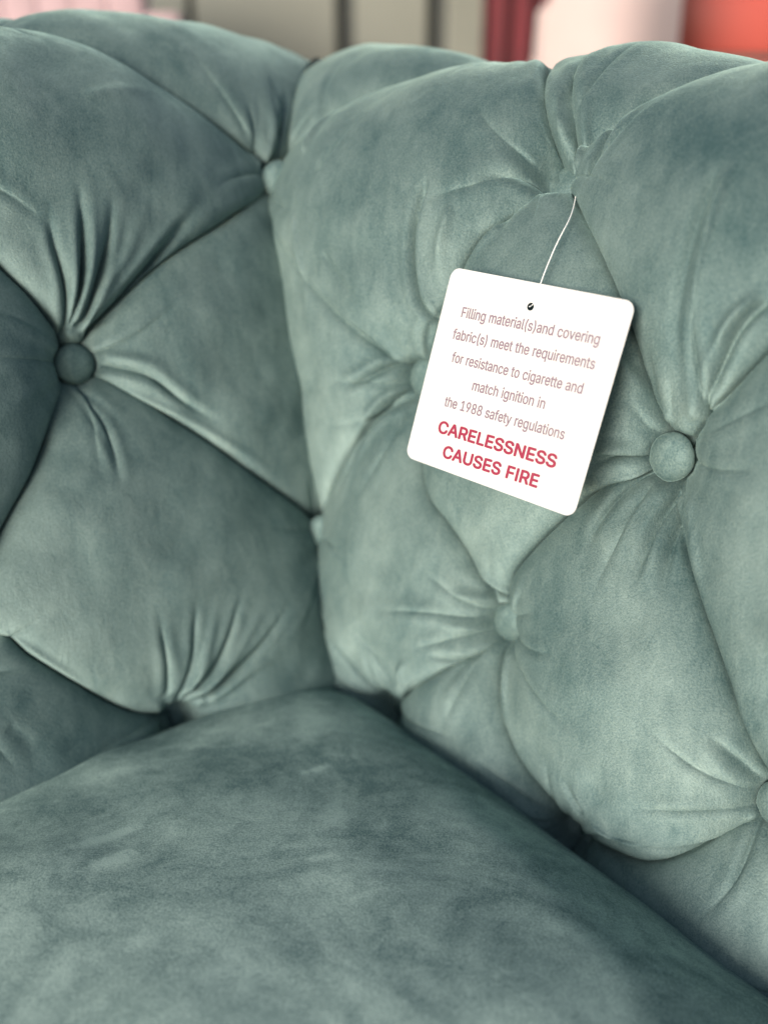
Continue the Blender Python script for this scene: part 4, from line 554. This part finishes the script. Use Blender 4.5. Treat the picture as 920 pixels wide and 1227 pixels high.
# pink channel-backed chair, pale pink chair, red drape, red-orange chair
M_PINK = plain('dusty_pink_velvet', (.40, .28, .295), .8, .12, 10, sheen=.5); M_PALE = plain('pale_blush_fabric', (.50, .38, .36), .8, .06, 8, sheen=.3)
M_CRIM = plain('crimson_cloth', (.12, .006, .012), .75, .3, 6, sheen=.3); M_ORNG = plain('coral_red_plastic', (.42, .075, .055), .45, .06, 5)
M_BLK = plain('black_metal', (.02, .02, .02), .5)
def chair_common(t, cx, y, wd, mat, leg=True):
    bm_obj('seat', box_bm(cx - wd / 2, cx + wd / 2, y - .52, y - .06, -.56, -.42, .05, 4), t, mat)
    for sx in (-1, 1):
        for dy in (-.48, -.06):
            bm = bmesh.new(); bmesh.ops.create_cone(bm, cap_ends=True, segments=12, radius1=.012, radius2=.018, depth=.36, matrix=Matrix.Translation((cx + sx * (wd / 2 - .05), y + dy, -.74)))
            bm_obj('leg', bm, t, M_BLK)
# pink
y = 2.35; t = empty('channel_back_chair', (-.9, y, -.92)); tag(t, 'blurred dusty pink upright chair with channelled back at upper left', 'chair')
x0, x1 = px_x(-260, y), px_x(222, y); nch = 12; wdc = (x1 - x0) / nch
for i in range(nch):
    a = x0 + i * wdc; top = .20 - .0 * i
    if i == nch - 1: top = .075
    if i == nch - 2: top = .16
    bm_obj('channel', box_bm(a - .002, a + wdc + .002, y - .05, y + .03, -.5, top, .012, 3), t, M_PINK)
chair_common(t, (x0 + x1) / 2, y, x1 - x0, M_PINK)
# pale blush chair with tapering back
y = 2.0; t = empty('shell_chair', (.5, y, -.92)); tag(t, 'blurred pale blush upholstered chair whose back widens towards the seat', 'chair')
bm = bmesh.new(); prof2 = [(632, -.25), (634, -.05), (643, .0), (656, .06), (664, .14), (690, .24), (730, .27), (770, .26), (796, .2), (801, .1), (803, 0), (806, -.25), (780, -.45), (655, -.45)]
f0 = [bm.verts.new((px_x(a, y), y - .05, b)) for a, b in prof2]; f1 = [bm.verts.new((px_x(a, y), y + .04, b)) for a, b in prof2]
bm.faces.new(f0[::-1]); bm.faces.new(f1)
for i in range(len(prof2)): j = (i + 1) % len(prof2); bm.faces.new((f0[i], f0[j], f1[j], f1[i]))
bmesh.ops.bevel(bm, geom=[e for e in bm.edges if abs(e.verts[0].co.y - e.verts[1].co.y) < .01], offset=.02, segments=3, affect='EDGES')
bm_obj('backrest', bm, t, M_PALE, True); chair_common(t, px_x(718, y), y, .30, M_PALE)
# crimson drape: folded cloth
y = 2.55; t = empty('crimson_curtain', (.3, y, -.92)); tag(t, 'blurred crimson curtain hanging in folds between beige wall and pale chair', 'curtain')
uu = np.linspace(0, 1, 80); zz = np.linspace(-.85, 1.3, 24); Uc, Zc = np.meshgrid(uu, zz)
xa, xb = px_x(578, y), px_x(672, y); Xc = np.stack([xa + (xb - xa) * Uc, y + .022 * np.sin(Uc * 2 * math.pi * 3.3) + .006 * np.sin(Zc * 5 + Uc * 9), Zc], -1)
o = link('cloth', mesh_np('cloth', Xc.reshape(-1, 3), grid_faces(24, 80)), t, M_CRIM); md = o.modifiers.new('thick', 'SOLIDIFY'); md.thickness = .003
bm = bmesh.new(); bmesh.ops.create_cone(bm, cap_ends=True, segments=16, radius1=.012, radius2=.012, depth=xb - xa + .2, matrix=Matrix.Translation(((xa + xb) / 2, y, 1.3)) @ Matrix.Rotation(math.pi / 2, 4, 'Y'))
bm_obj('rail', bm, t, M_BLK)
# coral stacking chair
y = 2.2; t = empty('slatted_chair', (.9, y, -.92)); tag(t, 'blurred coral red chair with broad horizontal back slats at upper right', 'chair')
xa, xb = px_x(804, y), px_x(1010, y)
for i, (z0, z1) in enumerate(((-.30, -.17), (-.155, -.02), (-.008, .105), (.117, .26))): bm_obj('slat', box_bm(xa, xb, y - .02, y + .015, z0, z1, .008), t, M_ORNG)
for xx in (xa + .02, xb - .02): bm_obj('post', box_bm(xx - .02, xx + .02, y + .016, y + .045, -.5, .25, .008), t, M_ORNG)
chair_common(t, (xa + xb) / 2, y, xb - xa, M_ORNG)
